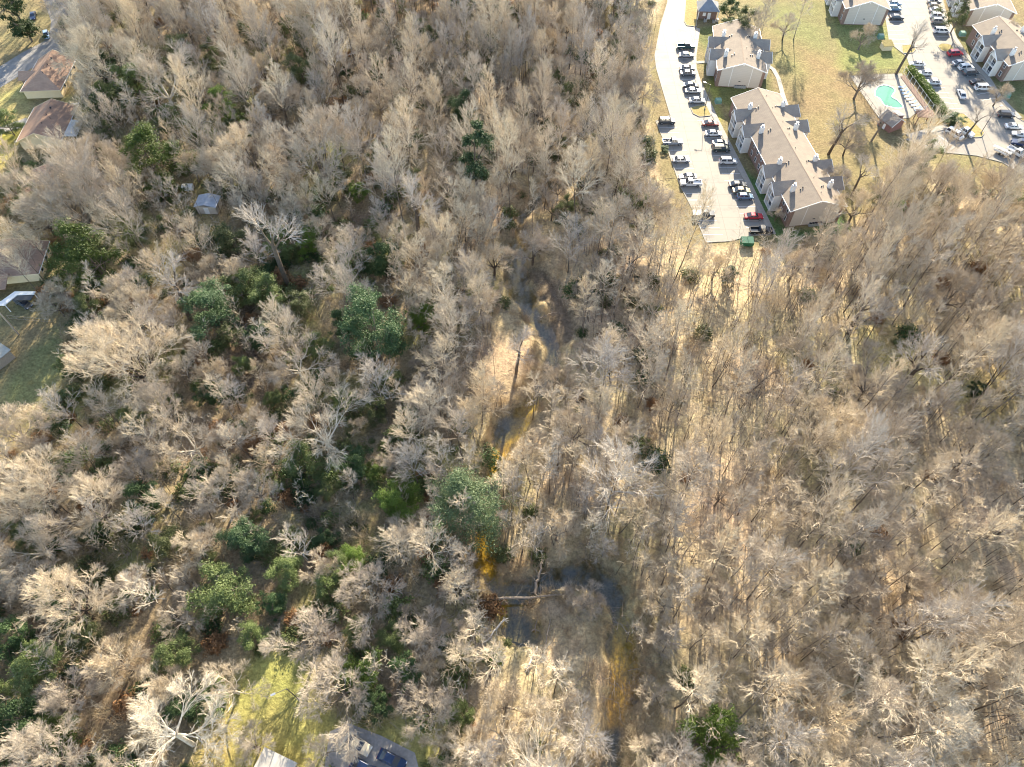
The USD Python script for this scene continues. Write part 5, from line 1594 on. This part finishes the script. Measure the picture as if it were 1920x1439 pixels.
thin = meshkit.fbm(np.stack([P[:, 0] * .03, P[:, 1] * .03, 0 * P[:, 0]], -1), 3, 33)
ok &= rng.random(len(P)) < np.where(reg == 1, .75, .9) * (0.55 + 0.9 * sstep(thin, .35, .6))
P, kinds, sc, reg, Hs, Rs = P[ok], kinds[ok], sc[ok], reg[ok], Hs[ok], Rs[ok]
Z = height(P[:, 0], P[:, 1])
wide = np.where(reg == 3, .84, np.where(reg == 0, .92, 1.0)); tall = np.where(reg == 3, 1.2, np.where(reg == 0, 1.12, 1.0)) * rng.uniform(.88, 1.14, len(P))
cxp, cyp, csz = proj(P[:, 0], P[:, 1], Z + .65 * Hs * sc)
big = Rs * sc * csz * ((cxp > 5) & (cxp < 1915) & (cyp > 5) & (cyp < 1434))
order = np.argsort(-big)
NIND = 215
TONE = {"forest": "slender tan", "grey": "grey twigged", "spread": "rounded tan", "pale": "white branched", "olive": "olive leaved", "privet": "pale green leaved", "deep": "dark green leaved"}
MARKS = [(90, 137, "the hipped roof house"), (87, 229, "the gabled house"), (92, 340, "the pinkish roofed house"), (20, 490, "the left edge house"), (388, 377, "the blue grey shed"), (893, 300, "the ivy clad tree"),
         (698, 612, "the largest magnolia"), (862, 930, "the silvery green magnolia"), (1346, 1370, "the round bright cedar"), (415, 1108, "the flat topped pale bush"), (318, 1228, "the lime bush"), (270, 280, "the broad olive cedar"),
         (158, 462, "the yellow green cedar"), (566, 860, "the lime bush at the white limbed tree"), (1399, 458, "the dumpster"), (1535, 400, "the grey gable"), (985, 560, "the blue creek reach"), (965, 810, "the golden creek bend"),
         (980, 1118, "the long log in the creek"), (1168, 1260, "the golden lower reach"), (1060, 1210, "the sandy bar"), (525, 1300, "the bottom lawn"), (700, 1410, "the gravel drive"), (1258, 100, "the near drive"), (1250, 330, "the straw verge"),
         (1120, 185, "the upper creek"), (225, 655, "the wide pinkish tree"), (345, 812, "the whitish rounded tree"), (628, 1288, "the radiating pale tree"), (300, 1370, "the white limbed tree at bottom"), (1752, 1310, "the largest white barked tree"),
         (1625, 1275, "the slanting white limb tree"), (1613, 1110, "the white twigged spreading tree"), (1580, 797, "the broad whitish tree"), (1757, 640, "the bent dark trunk"), (1848, 835, "the wide grey tree at right"), (1153, 900, "the lilac grey rounded tree"),
         (120, 1125, "the long limbed tree at lower left"), (55, 905, "the dense bright left edge tree"), (590, 270, "the dense silvery tree"), (1835, 730, "the small dark conifer"), (1447, 1245, "the forked white limb"), (1302, 885, "the pale tree in the right woods"),
         (500, 760, "the dark gully"), (720, 130, "the upper woods' dark gap"), (1690, 250, "the pool house"), (1880, 300, "the ladder trailer"), (968, 630, "the sunny bank tree"), (770, 345, "the crooked grey trunk"), (340, 95, "the olive evergreen")]
MXY = np.array([m_[:2] for m_ in MARKS], float)
taken = {}
todo = []
for i in order[:NIND]:
    k = kinds[i]; tone = TONE[k.rstrip("0123456789")]
    dv = np.array([cxp[i], cyp[i]]) - MXY; dn = np.hypot(*dv.T)
    for j in np.argsort(dn)[:5]:
        dx, dy = dv[j]
        way = ("right of" if dx > 0 else "left of") if abs(dx) > 1.9 * abs(dy) else ("below" if dy > 0 else "above") if abs(dy) > 1.9 * abs(dx) else ("below right of" if dx > 0 else "below left of") if dy > 0 else ("above right of" if dx > 0 else "above left of")
        far = "close " if dn[j] < 60 else "" if dn[j] < 110 else "well " if dn[j] < 180 else "far "
        size = "small " if Rs[i] * sc[i] < 2.7 else "big " if Rs[i] * sc[i] > 3.6 else ""
        label = f"{size}{tone}{'' if k in GREENS else ' bare'} tree {far}{way} {MARKS[j][2]}"
        if len(label.split()) > 16:
            continue
        if label not in taken:
            break
    taken[label] = taken.get(label, 0) + 1
    todo.append((i, label, f"{tone} trees in the woods"))
for i, label, grp in todo:
    copy_of(TREES[kinds[i]][0], "evergreen_tree" if kinds[i] in GREENS else "bare_tree", (P[i, 0], P[i, 1], Z[i]), rng.uniform(0, 360), (sc[i] * wide[i], sc[i] * wide[i], sc[i] * tall[i]), label=label, category="tree", group=grp if taken[label] == 1 else label)


def instancer(name, label, protos, which, XYZ, rot, scale):
    pi = UsdGeom.PointInstancer.Define(stage, path_of(name))
    data(pi.GetPrim(), label=label, kind="stuff")
    paths = []
    for k, c in enumerate(protos):
        x = UsdGeom.Xform.Define(stage, f"{pi.GetPath()}/{c.GetName().replace('_class_', '')}")
        x.GetPrim().GetReferences().AddInternalReference(c.GetPath())
        paths.append(x.GetPath())
    pi.CreatePrototypesRel().SetTargets(paths)
    n = len(XYZ)
    pi.CreateProtoIndicesAttr(Vt.IntArray.FromNumpy(np.asarray(which, np.int32)))
    pi.CreatePositionsAttr(Vt.Vec3fArray.FromNumpy(np.asarray(XYZ, np.float32)))
    h = np.radians(rot) / 2
    pi.CreateOrientationsAttr(Vt.QuathArray([Gf.Quath(float(math.cos(a)), 0, 0, float(math.sin(a))) for a in h]))
    s = np.asarray(scale, np.float32)
    pi.CreateScalesAttr(Vt.Vec3fArray.FromNumpy(np.stack([s, s, s], 1) if s.ndim == 1 else s))


rest = order[NIND:]
if len(rest):
    names = sorted(set(kinds[rest]))
    instancer("woodland", "smaller bare trees filling the woodland between the larger ones", [TREES[k][0] for k in names], [names.index(k) for k in kinds[rest]],
              np.column_stack([P[rest], Z[rest]]), rng.uniform(0, 360, len(rest)), np.column_stack([sc[rest] * wide[rest], sc[rest] * wide[rest], sc[rest] * tall[rest]]))

# saplings, brush and low evergreens under the trees
M["log"] = plain("weathered_log", (0.30, 0.24, 0.18), 0.85, 0.3, 3.0)
SAP = [make_class(f"sapling_{'abc'[i]}", *sapling(200 + i, h, n), "trunk", "twig") for i, (h, n) in enumerate([(9, 3), (11, 4), (7, 4)])]
BR = []
for i in range(3):
    c = klass(f"brush_{'abc'[i]}"); usdkit.mesh(stage, f"{c.GetPath()}/stems", brush(300 + i, 2.2 + .4 * i).mesh(3), M["brush"]); BR.append(c)
LOW = []
for i, (ml, r) in enumerate((("olive", 1.5), ("deep", 1.6), ("privet", 1.4), ("dryleaf", 1.3))):
    c = klass(f"low_shrub_{'abcd'[i]}")
    q = np.random.default_rng(400 + i); u = q.normal(0, 1, (900, 3)); u /= np.linalg.norm(u, axis=1, keepdims=True); u[:, 2] = abs(u[:, 2])
    lump = 1 + .35 * np.sin(u[:, :1] * 5 + i) * np.cos(u[:, 1:2] * 6)
    usdkit.mesh(stage, f"{c.GetPath()}/leaves", leaves(u * lump * q.uniform(.5, 1.05, (900, 1)) * [r, r, r * .85], u + [0, 0, .4], .14, q), M[ml]); LOW.append(c)


def fill(name, label, protos, n, spacing, seed, dens, smin, smax, pick=None, hgt=3.0, rad=1.2, slack=.3):
    Q = scatter(n, spacing, seed)
    px, py, _ = proj(Q[:, 0], Q[:, 1], np.zeros(len(Q))); rg = region(px, py)
    nz = meshkit.fbm(np.stack([Q[:, 0] * .04, Q[:, 1] * .04, 0 * Q[:, 0] + seed], -1), 3, seed)
    keep = allowed(Q[:, 0], Q[:, 1], hgt, rad, slack) & (rng.random(len(Q)) < np.array([dens[int(r)] for r in rg]) * (.35 + 1.3 * sstep(nz, .35, .62)))
    Q, rg = Q[keep], rg[keep]
    z = height(Q[:, 0], Q[:, 1])
    w = np.array([rng.choice(len(protos), p=pick[int(r)]) for r in rg]) if pick else rng.integers(0, len(protos), len(Q))
    s = rng.uniform(smin, smax, len(Q))
    instancer(name, label, protos, w, np.column_stack([Q, z]), rng.uniform(0, 360, len(Q)), s)
    return len(Q)


# brush and dead stems along the creek's banks
dc_ = None
n1 = fill("saplings", "thin straight saplings crowding the woodland floor", SAP, 16000, 2.6, 61, {0: .45, 1: .25, 2: .7, 3: .85}, .6, 1.25, hgt=9, rad=1.8, slack=.5)
POLE = [make_class(f"pole_tree_{'abc'[i]}", *forest_tree(220 + i, h, c_, .45, 11, dens=1, r0=.12), "trunk", "twig") for i, (h, c_) in enumerate([(15, 2.0), (17, 2.3), (13, 1.8)])]
n5 = fill("pole_trees", "slender straight young trees packed between the larger trunks", POLE, 16000, 2.9, 71, {0: .25, 1: .06, 2: .35, 3: .55}, .7, 1.2, hgt=15, rad=2.0, slack=.6)
n2 = fill("undergrowth", "leafless brown brush and brambles under the trees", BR, 26000, 1.9, 62, {0: .4, 1: .55, 2: .3, 3: .14}, .45, 1.15)
n3 = fill("evergreen_undergrowth", "low green and russet shrubs under the bare trees", LOW, 16000, 2.4, 63, {0: .28, 1: .75, 2: .2, 3: .06}, .5, 1.9,
          pick={0: [.35, .2, .2, .25], 1: [.3, .25, .3, .15], 2: [.4, .2, .1, .3], 3: [.35, .1, .15, .4]})
L_ = CREEK[:, :2]; k_ = rng.integers(0, len(L_) - 1, 900); u_ = rng.random((900, 1))
Q = L_[k_] + (L_[k_ + 1] - L_[k_]) * u_ + rng.normal(0, 3.0, (900, 2))
d_ = line_dist(Q[:, 0], Q[:, 1], CREEK)
Q = Q[(d_ > .5) & (d_ < 4.5) & (rng.random(900) < .8)]
instancer("bank_brush", "tangled dead brush hanging over the creek banks", BR, rng.integers(0, 3, len(Q)), np.column_stack([Q, height(Q[:, 0], Q[:, 1])]), rng.uniform(0, 360, len(Q)), rng.uniform(.35, .9, len(Q)))
STK = []
for i in range(2):
    q = np.random.default_rng(500 + i); S = Segs()
    for _ in range(26):
        a = np.array([*q.normal(0, 1.4, 2), .08]); e = unit(np.array([*q.normal(0, 1, 2), q.normal(0, .08)])); l = q.uniform(.5, 2.2)
        S.add(a, a + e * l, .035, .02); S.add(a + e * l * .5, a + e * l * .5 + turn(q, e, 25, 50) * l * .4, .02, .01)
    c = klass(f"sticks_{'ab'[i]}"); usdkit.mesh(stage, f"{c.GetPath()}/sticks", S.mesh(3), M["log"]); STK.append(c)
n4 = fill("fallen_sticks", "fallen sticks and dead limbs lying on the leaf litter", STK, 16000, 2.6, 64, {0: .3, 1: .4, 2: .6, 3: .6}, .5, 1.4, hgt=.2, rad=.5, slack=.1)
print("trees", len(P), "saplings", n1, "brush", n2, "low", n3)


# ------------------------------------------------------------------ fallen logs over the creek
def log(a, b, za, zb, r0, r1, label, mtl="log", branches=4, name="fallen_log", seed=1):
    q = np.random.default_rng(seed)
    A, B = np.array([*G(*a, za), za]), np.array([*G(*b, zb), zb])
    t = data(UsdGeom.Xform.Define(stage, path_of(name)).GetPrim(), label=label, category="log")
    S, C = Segs(), Segs(); n = 7; p = A
    for i in range(n):
        w = A + (B - A) * (i + 1) / n + (q.normal(0, .1, 3) if i < n - 1 else 0)
        ra, rb = r0 + (r1 - r0) * i / n, r0 + (r1 - r0) * (i + 1) / n
        S.add(p, w, ra, rb)
        if i and branches:
            for _ in range(branches // 2):
                d = turn(q, unit(B - A), 35, 80); ln = limb(q, C, w, d, q.uniform(.8, 2.6), .06, 3, .15, .03, .4)
                for u in ln:
                    C.add(u[0], u[0] + turn(q, u[1], 25, 60) * q.uniform(.4, 1.0), .025, .012)
        p = w
    obj("trunk", S.mesh(8), M[mtl], t, smooth=50)
    if branches:
        obj("branches", C.mesh(4), M[mtl], t)
    C2 = Segs()
    for _ in range(9):
        e = turn(q, unit(A - B), 20, 85); C2.add(A, A + e * q.uniform(.4, 1.1), .07, .02)
    obj("roots", C2.mesh(5), M[mtl], t)


M["palelog"] = plain("bleached_log", (0.58, 0.53, 0.46), 0.8, 0.15, 3.0)
log((898, 1126), (1060, 1115), -.2, .3, .27, .15, "thick grey log lying across the creek below the golden bend", seed=1)
log((1003, 1112), (1018, 1050), -.9, .4, .3, .16, "log pointing up the cut bank, meeting the long log in the creek", seed=2)
log((1068, 1112), (1010, 1118), .3, -.5, .14, .1, "thin broken log beside the thick one in the creek", branches=2, seed=3)
log((990, 1252), (1007, 1212), .25, .5, .2, .13, "short bleached log on the sandy bar", "palelog", 0, seed=4)
log((1003, 1180), (1015, 1128), -1.6, -.6, .1, .07, "thin dead branch over the blue pool in the creek", branches=2, seed=5)
log((1022, 1212), (1034, 1150), .4, -.8, .11, .08, "thin leaning pole on the sandy bar", branches=2, seed=6)
log((1013, 597), (1036, 586), -1.6, -.6, .16, .1, "dead log across the upper creek reach", branches=4, seed=7)
log((1060, 1290), (1110, 1255), -.2, .2, .12, .07, "fallen branch beside the gully on the sandy bank", branches=4, seed=8)
log((1620, 602), (1672, 572), .4, 1.6, .28, .16, "dark fallen trunk in the right woods below the leaning tree", "trunk", 4, seed=9)
log((1402, 738), (1448, 700), .4, 1.4, .24, .12, "fallen trunk leaning among saplings in the right woods", "trunk", 4, seed=10)
log((945, 1163), (900, 1215), -.6, .4, .18, .08, "white branched fallen crown at the edge of the blue pool", "palelog", 6, seed=11)
